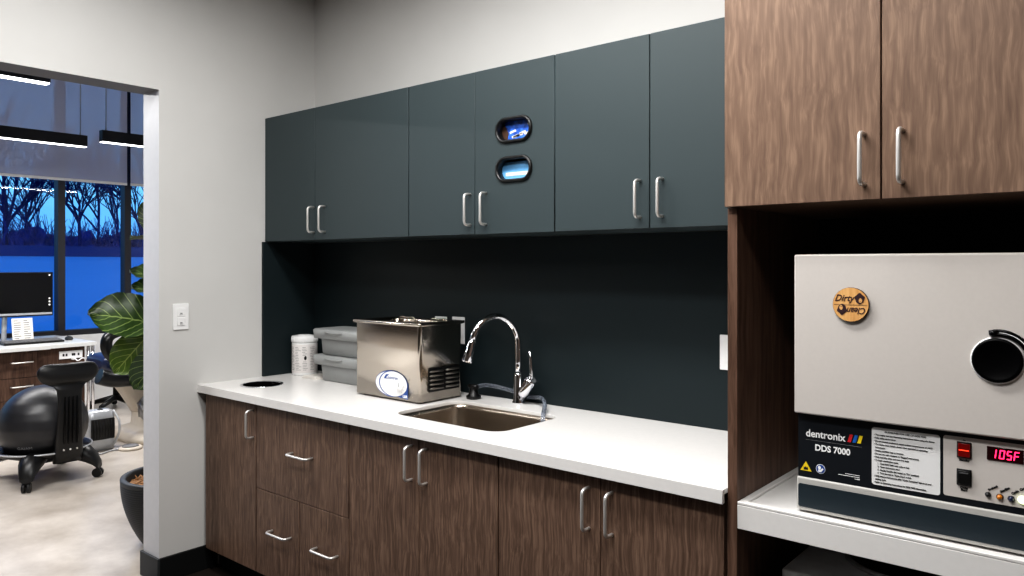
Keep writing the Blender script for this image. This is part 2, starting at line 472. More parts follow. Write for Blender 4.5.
# glove boxes seen through the openings
g = thing('glove_box', 'blue and white patterned glove box showing in the upper oval opening', 'box', (1.64, -.2, 1.886), 'boxes of gloves')
b = B('glove2'); b.box(1.55, 1.735, -.2785, -.13, 1.886, 1.99, bev=.003); gb = b.build('carton', g)
b = B('label')
for k in range(7):
    x = 1.60+random.random()*.10; z = 1.905+random.random()*.06
    b.poly([(x, -.279, z), (x+.03, -.279, z+.006), (x+.026, -.279, z+.014), (x-.004, -.279, z+.007)], .0004)
b.build('print', g)
b = B('bark'); b.poly([(1.556, -.2791, 1.90), (1.592, -.2791, 1.90), (1.6, -.2791, 1.93), (1.575, -.2791, 1.975), (1.556, -.2791, 1.97)], .0004); b.build('print_patch', g)
b = B('tealin'); b.box(1.545, 1.74, -.279, -.05, 1.868, 1.886); tag(b.build('cabinet_shelf'), 'dark shelf inside teal cabinet holding the upper glove box', 'shelf')
g = thing('glove_box', 'plain light blue glove box showing in the lower oval opening', 'box', (1.64, -.2, 1.742), 'boxes of gloves')
b = B('glove'); b.box(1.55, 1.735, -.2785, -.13, 1.742, 1.825, bev=.003); b.build('carton', g)
b = B('label'); b.poly([(1.585, -.279, 1.772), (1.70, -.279, 1.772), (1.70, -.279, 1.785), (1.585, -.279, 1.785)], .0004); b.build('print', g)
b = B('tealin'); b.box(1.545, 1.74, -.279, -.05, 1.725, 1.742); tag(b.build('cabinet_shelf'), 'dark shelf inside teal cabinet holding the lower glove box', 'shelf')

# ------------------------------------------------------------------ base cabinets
ZB0, ZB1, YD0, YD1 = .108, .832, -.63, -.61
def toekick(x0, x1, parent):
    b = B('kick'); b.box(x0, x1, -.56, -.545, 0, ZB0-.001); b.build('toe_kick', parent)
GB = 'walnut base cabinets under the white counter'
t = thing('base_cabinet', 'narrow walnut base cabinet at the left wall under the round counter hole', 'cabinet', (.24, -.3, 0), GB)
carcass(.028, .458, YD1+.0005, -.01, ZB0, .84, 'woodB', t, top=False); toekick(.028, .458, t)
b = B('kick'); b.box(.013, .0275, -.6, -.59, 0, .84); b.build('filler', t)
d = door(.028, .458, YD0, YD1, ZB0, ZB1, 'woodB', t); handle(.438, YD0, .747, d)
t = thing('drawer_cabinet', 'walnut base cabinet with one wide drawer over two small ones', 'cabinet', (.78, -.3, 0), GB)
carcass(.4605, 1.0985, YD1+.0005, -.01, ZB0, .84, 'woodB', t, top=False); toekick(.4605, 1.0985, t)
d = door(.4605, 1.0985, YD0, YD1, .475, ZB1, 'woodB', t, 'drawer'); handle(.80, YD0, .666, d, False, .135)
d = door(.4605, .7765, YD0, YD1, ZB0, .4725, 'woodB', t, 'drawer'); handle(.655, YD0, .315, d, False, .135)
d = door(.7785, 1.0985, YD0, YD1, ZB0, .4725, 'woodB', t, 'drawer'); handle(.965, YD0, .315, d, False, .135)
t = thing('sink_cabinet', 'two-door walnut base cabinet directly under the steel sink', 'cabinet', (1.47, -.3, 0), GB)
carcass(1.101, 1.850, YD1+.0005, -.01, ZB0, .84, 'woodB', t, top=False); toekick(1.101, 1.850, t)
d = door(1.101, 1.487, YD0, YD1, ZB0, ZB1, 'woodB', t); handle(1.452, YD0, .747, d)
d = door(1.487, 1.850, YD0, YD1, ZB0, ZB1, 'woodB', t); handle(1.527, YD0, .747, d)
t = thing('base_cabinet', 'two-door walnut base cabinet at the right end of the counter', 'cabinet', (2.23, -.3, 0), GB)
carcass(1.853, 2.6095, YD1+.0005, -.01, ZB0, .84, 'woodB', t, top=False); toekick(1.853, 2.6095, t)
d = door(1.853, 2.237, YD0, YD1, ZB0, ZB1, 'woodB', t); handle(2.198, YD0, .741, d)
d = door(2.237, 2.6095, YD0, YD1, ZB0, ZB1, 'woodB', t); handle(2.276, YD0, .741, d)

# counter with sink and waste openings
ZC = .8775
sx0, sx1, sy0, sy1 = 1.226, 1.765, -.53, -.165
scx, scy, sw, sd = (sx0+sx1)/2, (sy0+sy1)/2, sx1-sx0, sy1-sy0
hc = (.235, -.462)
outer = [(.0005, -.645), (2.6165, -.645), (2.6165, -.0005), (.0005, -.0005)]
h1 = [(p[0], p[1]) for p in rrect(scx, scy, sw, sd, .065, 0, 8)]
h2 = [(hc[0]+.088*math.cos(2*PI*k/40), hc[1]+.088*math.sin(2*PI*k/40)) for k in range(40)]
c = thing('countertop', 'x', 'x', (1.3, -.33, ZC))
sheet('slab', outer, [h1, h2], .013, 'quartz', lambda c: Vector((c.x, c.y, ZC-.0065+c.z)), c, bev=.0006)
b = B('quartz'); b.box(.0005, 2.6165, -.657, -.645, ZC-.036, ZC, bev=.001, seg=1); b.build('front_edge', c)
tag(c, 'long white quartz countertop with a sink and a round hole cut in', 'countertop')
# waste ring
g = thing('waste_grommet', 'round waste chute ring set in the left end of the counter', 'grommet', (hc[0], hc[1], ZC))
b = B('chrome'); b.lathe([(.086, -.0005), (.099, -.0005+.001), (.098, .003), (.087, .003), (.086, -.0005)], (hc[0], hc[1], ZC), seg=48, cap=(False, False)); b.build('ring', g)
b = B('blackg'); b.lathe([(.0855, .002), (.082, -.03), (.075, -.2), (.0, -.2)], (hc[0], hc[1], ZC), seg=48, cap=(False, False)); b.build('chute', g)
# sink
s = thing('sink', 'undermount rectangular stainless sink with rounded corners', 'sink', (scx, scy, ZC-.2))
b = B('sink'); R = []
R.append(rrect(scx, scy, sw+.03, sd+.03, .075, ZC-.0135, 8)); R.append(rrect(scx, scy, sw+.001, sd+.001, .065, ZC-.0135, 8))
R.append(rrect(scx, scy, sw-.003, sd-.003, .062, ZC-.03, 8)); R.append(rrect(scx, scy, sw-.016, sd-.016, .06, ZC-.17, 8))
R.append(rrect(scx, scy, sw-.03, sd-.03, .055, ZC-.195, 8)); R.append(rrect(scx, scy, sw-.08, sd-.08, .045, ZC-.208, 8)); R.append(rrect(scx, scy, .08, .08, .0399, ZC-.212, 8))
b.loft(R, 0, (False, False)); b.build('basin', s)
b = B('chrome'); b.lathe([(.045, 0), (.043, .003), (.03, .001), (.0, -.006)], (scx, scy, ZC-.212), cap=(True, False)); b.build('drain', s)

# ------------------------------------------------------------------ faucet
fx, fy = 1.468, -.062
F = thing('faucet', 'chrome gooseneck pull-down faucet standing behind the sink', 'faucet', (fx, fy, ZC))
b = B('chrome'); b.lathe([(.026, .0005), (.026, .006), (.021, .012), (.0205, .10), (.018, .118), (.0135, .128)], (fx, fy, ZC)); b.build('body', F)
dirv = Vector((1.395-fx, -.275-fy, 0)); rch = dirv.length; dirv.normalize()
P = [(fx, fy, ZC+.12), (fx, fy, ZC+.17), (fx, fy, ZC+.215)]
rad = rch/2-.004
for k in range(1, 15):
    a = PI*k/14*.93; q = Vector((fx, fy, ZC+.232))+dirv*(rad-rad*math.cos(a)); q.z += rad*math.sin(a)*1.16; P.append(tuple(q))
e1 = Vector(P[-1]); dn = (e1-Vector(P[-2])).normalized()
b = B('chrome'); b.tube(P, [.0135]*3+[.0125]*14, 14); b.build('neck', F)
b = B(('chrome', 'black')); e0 = e1-dn*.01
b.tube([e0, e0+dn*.012, e0+dn*.05, e0+dn*.085, e0+dn*.09], [.0135, .0155, .018, .0215, .019], 16)
b.tube([e0+dn*.0901, e0+dn*.092], [.016, .016], 14, mi=1)
sh = b.build('spray_head', F)
sv = dirv.cross(Vector((0, 0, 1)))
b = B('black'); p = e0+dn*.048+dirv*.017; b.tube([p, p+dn*.03], [.0055, .0055], 8); b.build('spray_button', sh)
# lever valve leaning to the right
b = B('chrome'); v0 = Vector((fx+.012, fy, ZC+.03)); vd = Vector((.66, -.1, .75)).normalized()
b.tube([v0, v0+vd*.03, v0+vd*.095, v0+vd*.102], [.019, .0235, .0235, .018], 16); b.build('valve_body', F)
v1 = v0+vd*.09
b = B('chrome'); b.tube([v1, v1+Vector((.006, -.002, .03)), v1+Vector((.003, -.004, .08)), v1+Vector((.0, -.006, .125))], [.011, .0075, .0065, .006], 12); b.build('lever', F)

# tubing
b = B('hose')
HP = [(1.212, -.05, .912), (1.25, -.04, .925), (1.30, -.033, .928), (1.40, -.026, .917), (1.47, -.026, .905), (1.53, -.035, .906), (1.60, -.075, .913), (1.655, -.13, .902), (1.69, -.185, .878), (1.70, -.205, .83), (1.70, -.215, .79)]
def smooth(P, n=6):
    P = [Vector(p) for p in P]; out = []
    for i in range(len(P)-1):
        p0, p1, p2, p3 = P[max(i-1, 0)], P[i], P[i+1], P[min(i+2, len(P)-1)]
        for k in range(n):
            t = k/n
            out.append(.5*((2*p1)+(-p0+p2)*t+(2*p0-5*p1+4*p2-p3)*t*t+(-p0+3*p1-3*p2+p3)*t**3))
    return out+[P[-1]]
b.tube(smooth(HP), .0085, 12); tag(b.build('drain_tube'), 'clear bluish drain tube running behind the faucet into the sink', 'tube')
pb = thing('tube_valve', 'small black valve at the back corner of the steel cleaner', 'valve', (1.25, -.1, ZC))
b = B('black'); b.lathe([(.03, .0005), (.032, .012), (.022, .02), (.015, .045), (.012, .06)], (1.255, -.10, ZC), seg=20); b.build('body', pb)
b = B('black'); b.tube([(1.23, -.10, ZC+.052), (1.285, -.11, ZC+.052)], .009, 10); b.build('knob', pb)

# ------------------------------------------------------------------ ultrasonic cleaner
ux0, ux1, uy0, uy1, uz1 = .781, 1.188, -.345, -.1, 1.192
ucx, ucy, uw, ud = (ux0+ux1)/2, (uy0+uy1)/2, ux1-ux0, uy1-uy0
U = thing('ultrasonic_cleaner', 'boxy brushed steel ultrasonic cleaner with an oval white badge, beside the sink', 'cleaner', (ucx, ucy, ZC))
b = B('steel'); b.loft([rrect(ucx, ucy, uw, ud, .014, ZC+.008, 5), rrect(ucx, ucy, uw, ud, .014, uz1, 5)], 0, (True, False)); b.build('housing', U)
b = B('steel')
b.loft([rrect(ucx, ucy, uw+.004, ud+.004, .012, uz1-.002, 5), rrect(ucx, ucy, uw+.024, ud+.024, .014, uz1+.002, 5), rrect(ucx, ucy, uw+.024, ud+.024, .014, uz1+.012, 5), rrect(ucx, ucy, uw-.05, ud-.05, .03, uz1+.012, 5),
        rrect(ucx, ucy, uw-.06, ud-.06, .03, uz1-.0, 5), rrect(ucx, ucy, uw-.075, ud-.075, .04, uz1-.2, 5), rrect(ucx, ucy, uw-.2, ud-.15, .03, uz1-.21, 5)], 0, (False, True)); b.build('tank', U)
b = B('steel')  # basket with raised carrying loops
for sgn in (-1, 1):
    x = ucx+sgn*.10
    b.tube(smooth([(x-.05, ucy+.085, uz1-.02), (x-.045, ucy+.085, uz1+.013), (x, ucy+.085, uz1+.013), (x+.045, ucy+.085, uz1+.013), (x+.05, ucy+.085, uz1-.02)]), .004, 8)
b.tube(rrect(ucx, ucy, uw-.09, ud-.09, .03, uz1-.01, 4)+[rrect(ucx, ucy, uw-.09, ud-.09, .03, uz1-.01, 4)[0]], .004, 8)
for k in range(9):
    x = ucx-.15+.0375*k
    b.tube([(x, ucy-.075, uz1-.011), (x, ucy-.07, uz1-.09), (x, ucy+.07, uz1-.09), (x, ucy+.075, uz1-.011)], .0022, 6)
b.build('basket', U)
def ell(cx, cz, a, bb, y, n=40, rot=0): return [(cx+a*math.cos(2*PI*k/n)*math.cos(rot)-bb*math.sin(2*PI*k/n)*math.sin(rot), y, cz+a*math.cos(2*PI*k/n)*math.sin(rot)+bb*math.sin(2*PI*k/n)*math.cos(rot)) for k in range(n)]
b = B(('navyblue', 'white'))
yb_ = uy0-.0003
b.poly(ell(1.016, .946, .1, .054, yb_), .0006, 0); b.poly([(1.055, yb_, .896), (1.118, yb_, .891), (1.119, yb_, .955), (1.1, yb_, .955)], .0006, 0)
b.poly(ell(1.012, .946, .094, .050, yb_-.0007), .0003, 1); b.poly(ell(1.024, .947, .085, .053, yb_-.001), .0003, 0); b.poly(ell(1.03, .947, .084, .0515, yb_-.0013), .0003, 1)
bd = b.build('badge', U)
text('lettering', 'Quantrex', 0.982, yb_-.0017, .966, .019, 'navyblue', bd, shear=.25)
b = B('navyblue'); b.poly([(.97, yb_-.0017, .965), (.985, yb_-.0017, .983), (1.005, yb_-.0017, .985), (.99, yb_-.0017, .975), (.985, yb_-.0017, .965)], .0003); b.build('logo_mark', bd)
text('lettering', 'L&R', 1.088, yb_-.0012, .896, .016, 'inkw', bd, bold=.0004)
b = B(('inkgrey', 'white')); b.lathe([(.019, 0), (.019, -.008), (.0165, -.011), (.0, -.011)], (1.075, yb_-.0017, .94), 'y', 32, 1, (True, False)); b.poly([(1.0735, yb_-.0128, .94), (1.0765, yb_-.0128, .94), (1.0765, yb_-.0128, .957), (1.0735, yb_-.0128, .957)], .0005, 0)
for k in range(9):
    a = math.radians(-60+37.5*k); b.poly([(1.075+.022*math.sin(a)-.001, yb_-.0017, .94+.024*math.cos(a)-.001), (1.075+.022*math.sin(a)+.001, yb_-.0017, .94+.024*math.cos(a)-.001), (1.075+.022*math.sin(a)+.001, yb_-.0017, .94+.024*math.cos(a)+.001), (1.075+.022*math.sin(a)-.001, yb_-.0017, .94+.024*math.cos(a)+.001)], .0004, 0)
b.build('dial', U)
b = B(('black', 'steelV'))
b.box(ux1+.0003, ux1+.0013, -.298, -.118, .921, 1.018, 0)
for cI in range(2):
    ya = -.292+.091*cI
    for k in range(5):
        z = .931+.0175*k
        b.tube([(ux1+.001, ya, z+.002), (ux1+.006, ya+.006, z+.004), (ux1+.007, ya+.04, z+.0045), (ux1+.006, ya+.074, z+.004), (ux1+.001, ya+.08, z+.002)], [.002, .0042, .0048, .0042, .002], 8, 1)
b.build('vent_louvres', U)
for sx_ in (-1, 1):
    for sy_ in (-1, 1):
        b = B('black'); b.cyl((ucx+sx_*.17, ucy+sy_*.09, ZC+.0003), .012, .0085, seg=14); b.build('foot', U)

# ------------------------------------------------------------------ storage tubs, canister, papers
def tub(z, label):
    x0, x1, y0, y1 = .335, .655, -.2, -.03
    cx, cy, w, d = (x0+x1)/2, (y0+y1)/2, x1-x0, y1-y0
    t = thing('storage_tub', label, 'tub', (cx, cy, z), 'stacked grey tubs')
    b = B('tub'); b.loft([rrect(cx, cy, w-.012, d-.012, .018, z+.0005, 5), rrect(cx, cy, w, d, .02, z+.004, 5), rrect(cx, cy, w+.012, d+.01, .022, z+.079, 5)], 0, (True, False)); b.build('box', t)
    b = B('tublid'); W, D = w+.115, d+.035
    b.loft([rrect(cx, cy, W-.01, D-.01, .03, z+.0792, 6), rrect(cx, cy, W, D, .032, z+.0795, 6), rrect(cx, cy, W+.006, D+.004, .032, z+.119, 6), rrect(cx, cy, W-.006, D-.008, .028, z+.124, 6), rrect(cx, cy, W-.03, D-.03, .024, z+.124, 6), rrect(cx, cy, W-.05, D-.05, .02, z+.1265, 6)], 0, (True, True))
    l = b.build('lid', t)
    b = B('tub'); b.tube(smooth([(cx-.1, cy-D/2+.004, z+.114), (cx-.095, cy-D/2-.008, z+.112), (cx-.03, cy-D/2-.012, z+.110), (cx+.02, cy-D/2-.008, z+.112), (cx+.025, cy-D/2+.004, z+.114)], 4), .005, 8); b.build('latch', l)
    return t
tub(ZC, 'lower grey plastic tub standing on the counter left of the steel cleaner')
tub(ZC+.1268, 'upper grey lidded tub stacked on another grey tub beside steel cleaner')
k = thing('wipes_canister', 'white labelled wipes canister in the back left counter corner', 'canister', (.1, -.12, ZC))
cc = (.098, -.13, ZC)
b = B('white'); b.lathe([(.05, .0005), (.053, .004), (.053, .135), (.051, .139)], cc, seg=40); b.build('body', k)
b = B('label'); b.lathe([(.0533, .012), (.0535, .0125), (.0535, .132), (.0533, .1325)], cc, seg=40, cap=(False, False)); lb = b.build('label', k)
b = B('inkgrey')
for i in range(15):
    for j in range(4):
        a0 = math.radians(-115+j*34+random.random()*6); n = 5; z = ZC+.024+.0068*i; da = math.radians(12+random.random()*16)
        if 5 < i < 9 and j == 2: continue
        ring = [(cc[0]+.0537*math.cos(a0+da*q/n), cc[1]+.0537*math.sin(a0+da*q/n)) for q in range(n+1)]
        b.loft([[(p[0], p[1], z) for p in ring], [(p[0], p[1], z+.0016) for p in ring]], 0, (False, False), closed=False)
b.build('small_print', lb)
b = B('ink'); a0 = math.radians(-30)
b.ball((cc[0]+.0525*math.cos(a0), cc[1]+.0525*math.sin(a0), ZC+.075), .009, sc=(.3, 1, 1), seg=12); b.build('print_mark', lb)
b = B('white'); b.lathe([(.0545, .1395), (.0555, .142), (.0555, .162), (.053, .166), (.03, .166), (.028, .170), (.0, .170)], cc, seg=40, cap=(True, False)); ld = b.build('lid', k)
b = B('white')
for i in range(30):
    a = 2*PI*i/30; b.tube([(cc[0]+.0553*math.cos(a), cc[1]+.0553*math.sin(a), ZC+.144), (cc[0]+.0553*math.cos(a), cc[1]+.0553*math.sin(a), ZC+.16)], .0012, 5)
b.build('grip_ribs', ld)
def grow_mesh(o, f):
    for v in o.data.vertices: v.co = Vector((cc[0]+(v.co.x-cc[0])*f, cc[1]+(v.co.y-cc[1])*f, cc[2]+(v.co.z-cc[2])*f))
for o in k.children:
    grow_mesh(o, 1.2)
    for q in o.children: grow_mesh(q, 1.2)
b = B('paper')
for i in range(3):
    o = .004*i
    b.box(.19+o, .315-o*2, -.215+o*.5, -.11, ZC+.0005+.004*i, ZC+.0042+.004*i, bev=.0012)
pp = b.build('folded_wipes'); tag(pp, 'small stack of folded white wipes between canister and grey tubs', 'wipes')
# ------------------------------------------------------------------ outlets and switch
def plate(x, z, label, group=None, dark=True):
    t = thing('outlet_plate', label, 'outlet', (x, 0, z), group)
    b = B('white'); b.box(x-.0375, x+.0375, -.0145, -.0085, z-.0595, z+.0595, bev=.002); pl = b.build('cover_plate', t)
    b = B('black' if dark else 'white'); b.box(x-.0175, x+.0175, -.0165, -.0146, z-.034, z+.034, bev=.0008); ins = b.build('receptacle', t)
    for dz in (-.018, .018):
        for dx in (-.006, .006):
            b = B('blackm' if not dark else 'inkgrey'); b.box(x+dx-.001, x+dx+.001, -.0172, -.0166, z+dz-.004, z+dz+.004); b.build('slot', ins)
    return t
plate(.972, 1.147, 'white outlet plate mostly hidden behind the steel cleaner, left one', 'backsplash outlets')
plate(1.082, 1.15, 'white outlet plate peeking out right of the steel cleaner', 'backsplash outlets')
plate(2.352, 1.144, 'white outlet plate on backsplash beside the tall wood divider', 'backsplash outlets', False)
sw = thing('light_switch', 'white wall switch plate with two buttons on grey wall', 'switch', (0, -.738, 1.2))
b = B('white'); b.box(.0005, .007, -.775, -.701, 1.141, 1.261, bev=.002); b.build('cover_plate', sw)
for z in (1.223, 1.180):
    b = B('white'); b.box(.0072, .0105, -.757, -.719, z-.019, z+.019, bev=.0015); w_ = b.build('button', sw)
    b = B('inkgrey'); b.box(.0106, .011, -.743, -.733, z-.009, z-.004); b.box(.0106, .011, -.745, -.731, z-.0135, z-.0115); b.build('marking', w_)

# ------------------------------------------------------------------ right hand wood unit
b = B('woodD'); b.box(2.618, 2.643, -.63, -.0005, 0, 1.583, bev=.0008, seg=1); tag(b.build('divider_panel'), 'tall walnut end panel between white counter and furnace niche', 'panel')
b = B('woodD'); b.box(3.345, 3.37, -.63, -.0005, 0, 1.583, bev=.0008, seg=1); tag(b.build('end_panel'), 'tall walnut end panel at the right of the furnace niche', 'panel')
t = thing('tall_wall_cabinet', 'large walnut two-door wall cabinet above the grey furnace', 'cabinet', (2.98, -.3, 1.585))
carcass(2.6175, 3.3705, -.6295, -.0005, 1.585, 2.46, 'woodU', t)
d = door(2.617, 2.982, -.65, -.63, 1.585, 2.46, 'woodU', t); handle(2.947, -.65, 1.675, d, length=.112)
d = door(2.982, 3.371, -.65, -.63, 1.585, 2.46, 'woodU', t); handle(3.025, -.65, 1.675, d, length=.112)
b = B('blackm'); b.box(2.6435, 3.3445, -.012, -.0005, .03, 1.583); tag(b.build('niche_back'), 'back panel of the furnace niche, its shade put in as black', 'panel')  # deep shade of the niche painted in as matte black
# tray shelf
ZS = .849
s = thing('tray_shelf', 'thick white shelf with raised lip carrying the furnace', 'shelf', (2.99, -.3, ZS-.07))
b = B('quartz'); b.box(2.6435, 3.3445, -.631, -.013, ZS-.068, ZS-.008, bev=.0012, seg=1); b.build('slab', s)
b = B('quartz'); b.box(2.6435, 3.3445, -.631, -.613, ZS-.0079, ZS, bev=.002); b.box(2.6435, 2.662, -.613, -.013, ZS-.0079, ZS, bev=.002); b.build('lip', s)
ZT = ZS-.008
# ------------------------------------------------------------------ furnace
fx0, fx1 = 2.775, 3.325
Fu = thing('furnace', 'light grey bench sterilizer oven with black round window and red digits', 'oven', (3.05, -.35, ZT))
b = B('casing'); b.box(fx0+.012, fx1-.012, -.575, -.06, .935, 1.466, bev=.006); b.box(fx0+.012, fx1-.012, -.575, -.06, .9285, .935); b.build('body', Fu)
d = B('offwhite'); d.box(fx0, fx1, -.603, -.5755, 1.083, 1.465, bev=.004, seg=3); dr = d.build('door', Fu)
wx, wz = 3.193, 1.243
b = B(('glassb', 'white')); b.lathe([(.0485, 0), (.0485, -.002), (.0462, -.003), (.0462, -.0035)], (wx, -.6032, wz), 'y', 48, 1, (True, False)); b.lathe([(.0455, -.0002), (.0455, -.006), (.043, -.0085), (.039, -.0085), (.037, -.007), (.0, -.007)], (wx, -.6032, wz), 'y', 48, 0, (True, False)); b.build('round_window', dr)
def arc(r, a0, a1, y, n=18): return [(wx+.002+r*math.sin(math.radians(a0+(a1-a0)*k/n)), y, wz+r*math.cos(math.radians(a0+(a1-a0)*k/n))) for k in range(n+1)]
b = B(('blackg', 'white'))
b.tube(arc(.0535, -14, 100, -.606), .0042, 10); b.tube(arc(.0615, -8, 100, -.606), .0032, 10); b.tube(arc(.0575, 2, 98, -.6055), .0026, 8, 1)
b.tube([arc(.0575, -16, -2, -.607)[0], arc(.0575, -16, -2, -.607)[-1]], .0068, 10); b.build('handle', dr)
# control fascia
yf = -.585
b = B(('navy', 'casing')); b.box(fx0+.004, fx1-.004, yf, -.5755, .9285, 1.0815, 0); fa = b.build('control_fascia', Fu)
y1 = yf-.0004
text('brand_lettering', 'dentronix', 2.797, y1, 1.027, .0245, 'inkw', fa, bold=.0005, width=.93)
b = B(('red', 'blue', 'yellow'))
for i in range(3):
    x = 2.893+.0108*i
    b.poly([(x, y1, 1.027), (x+.0075, y1, 1.027), (x+.0125, y1, 1.045), (x+.005, y1, 1.045)], .0004, i)
b.build('brand_stripes', fa)
b = B('inkgrey'); b.box(2.797, 2.924, y1-.0002, y1, 1.0185, 1.0193); b.build('rule', fa)
text('model_lettering', 'DDS 7000', 2.8185, y1, .996, .0205, 'inkw', fa, bold=.0006, width=.93)
b = B(('yellow', 'ink')); b.poly([(2.784, y1, .943), (2.811, y1, .943), (2.7975, y1, .966)], .0004); b.poly([(2.7925, y1-.0004, .9455), (2.8025, y1-.0004, .9455), (2.8025, y1-.0004, .9535), (2.8, y1-.0004, .9505), (2.7975, y1-.0004, .9545), (2.795, y1-.0004, .9505), (2.7925, y1-.0004, .9535)], .0003, 1)
b.build('hot_surface_sign', fa)
b = B(('navyblue', 'inkw')); b.poly(ell(2.832, .953, .0108, .0112, y1), .0004, 1); b.poly(ell(2.832, .953, .0098, .0102, y1-.0004), .0003, 0); b.poly(ell(2.8295, .956, .0035, .0042, y1-.0008), .0003, 1); b.poly([(2.826, y1-.0008, .9455), (2.8335, y1-.0008, .9455), (2.839, y1-.0008, .953), (2.8365, y1-.0008, .956), (2.832, y1-.0008, .9515), (2.827, y1-.0008, .9515)], .0003, 1)
b.build('read_manual_sign', fa)
b = B('inkw')
for i, (xa, xb) in enumerate(((2.888, 2.92), (2.872, 2.92), (2.908, 2.92))): b.box(xa, xb, y1-.0003, y1, .9515-.0045*i, .9528-.0045*i)
b.build('small_print', fa)
# instruction label
b = B('white'); b.loft([xz(rrect(3.0155, 1.004, .139, .131, .006, 0, 4), y1+.0002), xz(rrect(3.0155, 1.004, .139, .131, .006, 0, 4), y1-.0006)], 0, (True, True), False); il = b.build('instruction_label', fa)
text('lettering', 'GUIDELINES FOR USE OF DDS 7000', 3.0155, y1-.001, 1.0595, .0054, 'ink', il, 'CENTER', bold=.0001)
lines = ['• Thoroughly read the Operating Instructions before using the device',
 '• Fully utilize device timer', '• Do not exceed continuous stated ambient temperatures of 104°F', '• The device must remain closed when operated or operating', '  instruments',
 '• Employ sterilizer logs to function', '• Do not use with wrapped or "Bagged" instruments', '• Only load dry, clean and rust-free tools', '• To begin sterilization cycle:',
 '      1.  Load DDS 7000 with cycle or less', '      2.  Close and secure door', '      3.  Engage Standby (for switch to "On" position)', '      4.  Turn the dial to "Cycle Start" switch',
 '• Only remove instruments after "Cycle Complete" light is on and', '  cooling cycle', '• Refer to Operating Instructions for DDS 7000 information']
for i, l in enumerate(lines):
    text('lettering', l, 2.951, y1-.001, 1.0515-.0072*i, .0047, 'ink', il, bold=.00012, width=.93)
# control panel
b = B('offwhite'); b.loft([xz(rrect(3.205, 1.007, .228, .13, .005, 0, 4), y1+.0002), xz(rrect(3.205, 1.007, .228, .13, .005, 0, 4), y1-.0006)], 0, (True, True), False); cp = b.build('control_plate', fa)
y2 = y1-.0007
b = B(('black', 'rockred')); b.box(3.117, 3.1445, y2-.003, y2, 1.028, 1.0625, 0, .001, 1); b.box(3.1195, 3.142, y2-.006, y2-.0031, 1.031, 1.0595, 1, .001, 1); r1 = b.build('rocker_switch', fa, 'lit red rocker switch')
b = B('rockline'); b.box(3.1215, 3.140, y2-.0068, y2-.0061, 1.0445, 1.0462); b.build('glow_line', r1)
b = B('black'); b.box(3.1165, 3.1445, y2-.003, y2, .969, 1.0045, 0, .001, 1); b.box(3.119, 3.142, y2-.006, y2-.0031, .972, 1.0015, 0, .001, 1); r2 = b.build('rocker_switch', fa, 'unlit black rocker switch')
b = B('inkgrey'); b.box(3.1225, 3.1385, y2-.0068, y2-.0061, .996, .9965); b.box(3.1225, 3.1385, y2-.0068, y2-.0061, .9975, .998); b.build('marking', r2)
text('lettering', 'Standby', 3.1305, y2-.0004, 1.0215, .006, 'ink', fa, 'CENTER', bold=.0003)
text('lettering', 'Cycle\nStart', 3.130, y2-.0004, .9625, .0062, 'ink', fa, 'CENTER', bold=.0003, spacing=.8)
text('lettering', 'On', 3.1305, y2-.0004, 1.0645, .004, 'ink', fa, 'CENTER', bold=.0002)
b = B('dispb'); b.box(3.172, 3.2365, y2-.002, y2, 1.032, 1.0605, 0, .0008, 1); dp = b.build('display', fa)
SEG = {'1': 'bc', '0': 'abcdef', '5': 'afgcd', 'F': 'afge'}
def digit(ch, x, z, w=.0095, h=.0185, t=.0021, sl=.12):
    b = B('dig'); yq = y2-.0024
    def q(xa, za, xb, zb):
        b.poly([(x+xa+sl*za, yq, z+za), (x+xb+sl*za, yq, z+za), (x+xb+sl*zb, yq, z+zb), (x+xa+sl*zb, yq, z+zb)], .0004)
    D = {'a': (t*.6, h-t, w-t*.6, h), 'd': (t*.6, 0, w-t*.6, t), 'g': (t*.6, h/2-t/2, w-t*.6, h/2+t/2), 'f': (0, h/2+.0005, t, h-.0005), 'e': (0, .0005, t, h/2-.0005), 'b': (w-t, h/2+.0005, w, h-.0005), 'c': (w-t, .0005, w, h/2-.0005)}
    for k in SEG[ch]: q(*D[k])
    return b.build('digit', dp)
for i, ch in enumerate('105F'): digit(ch, 3.1805+.0128*i-(.002 if i == 0 else 0), 1.0372)
for x, z, m_, r in ((3.174, .9585, 'black', .0048), (3.195, .9575, 'amber', .0058), (3.215, .9575, 'bluel', .0058), (3.2345, .959, 'greenl', .0075), (3.256, .9585, 'black', .0048)):
    b = B((m_, 'black')); b.lathe([(r+.0008, 0), (r+.0008, -.0012), (r, -.0014)], (x, y2, z), 'y', 20, 1 if m_ != 'greenl' else 0); b.lathe([(r*.92, -.0014), (r*.85, -.005), (r*.5, -.0068), (0, -.0074)], (x, y2, z), 'y', 20, 0, (False, False)); b.build('indicator_light', fa)
for x, l in ((3.176, 'Preheat'), (3.197, 'Sterilize'), (3.217, 'Cycle  Complete'), (3.24, 'Power')):
    text('lettering', l, x, y2-.0004, .9665, .0062, 'ink', fa, rot=math.radians(36), bold=.0004)
# base
b = B('casing'); b.box(fx0, fx1, yf-.002, -.06, .846, .9280, 0, .005); bp = b.build('base', Fu)
b = B('strip'); b.loft([xz(rrect((fx0+fx1)/2+.0, .8835, fx1-fx0-.01, .056, .005, 0, 4), yf-.0021), xz(rrect((fx0+fx1)/2, .8835, fx1-fx0-.01, .056, .005, 0, 4), yf-.0032)], 0, (True, True), False); b.build('strip_panel', bp)
for x in (fx0+.05, fx1-.05):
    for y in (-.54, -.11):
        b = B('black'); b.cyl((x, y, ZT+.0002), .014, .0048, seg=16); b.build('foot', Fu)
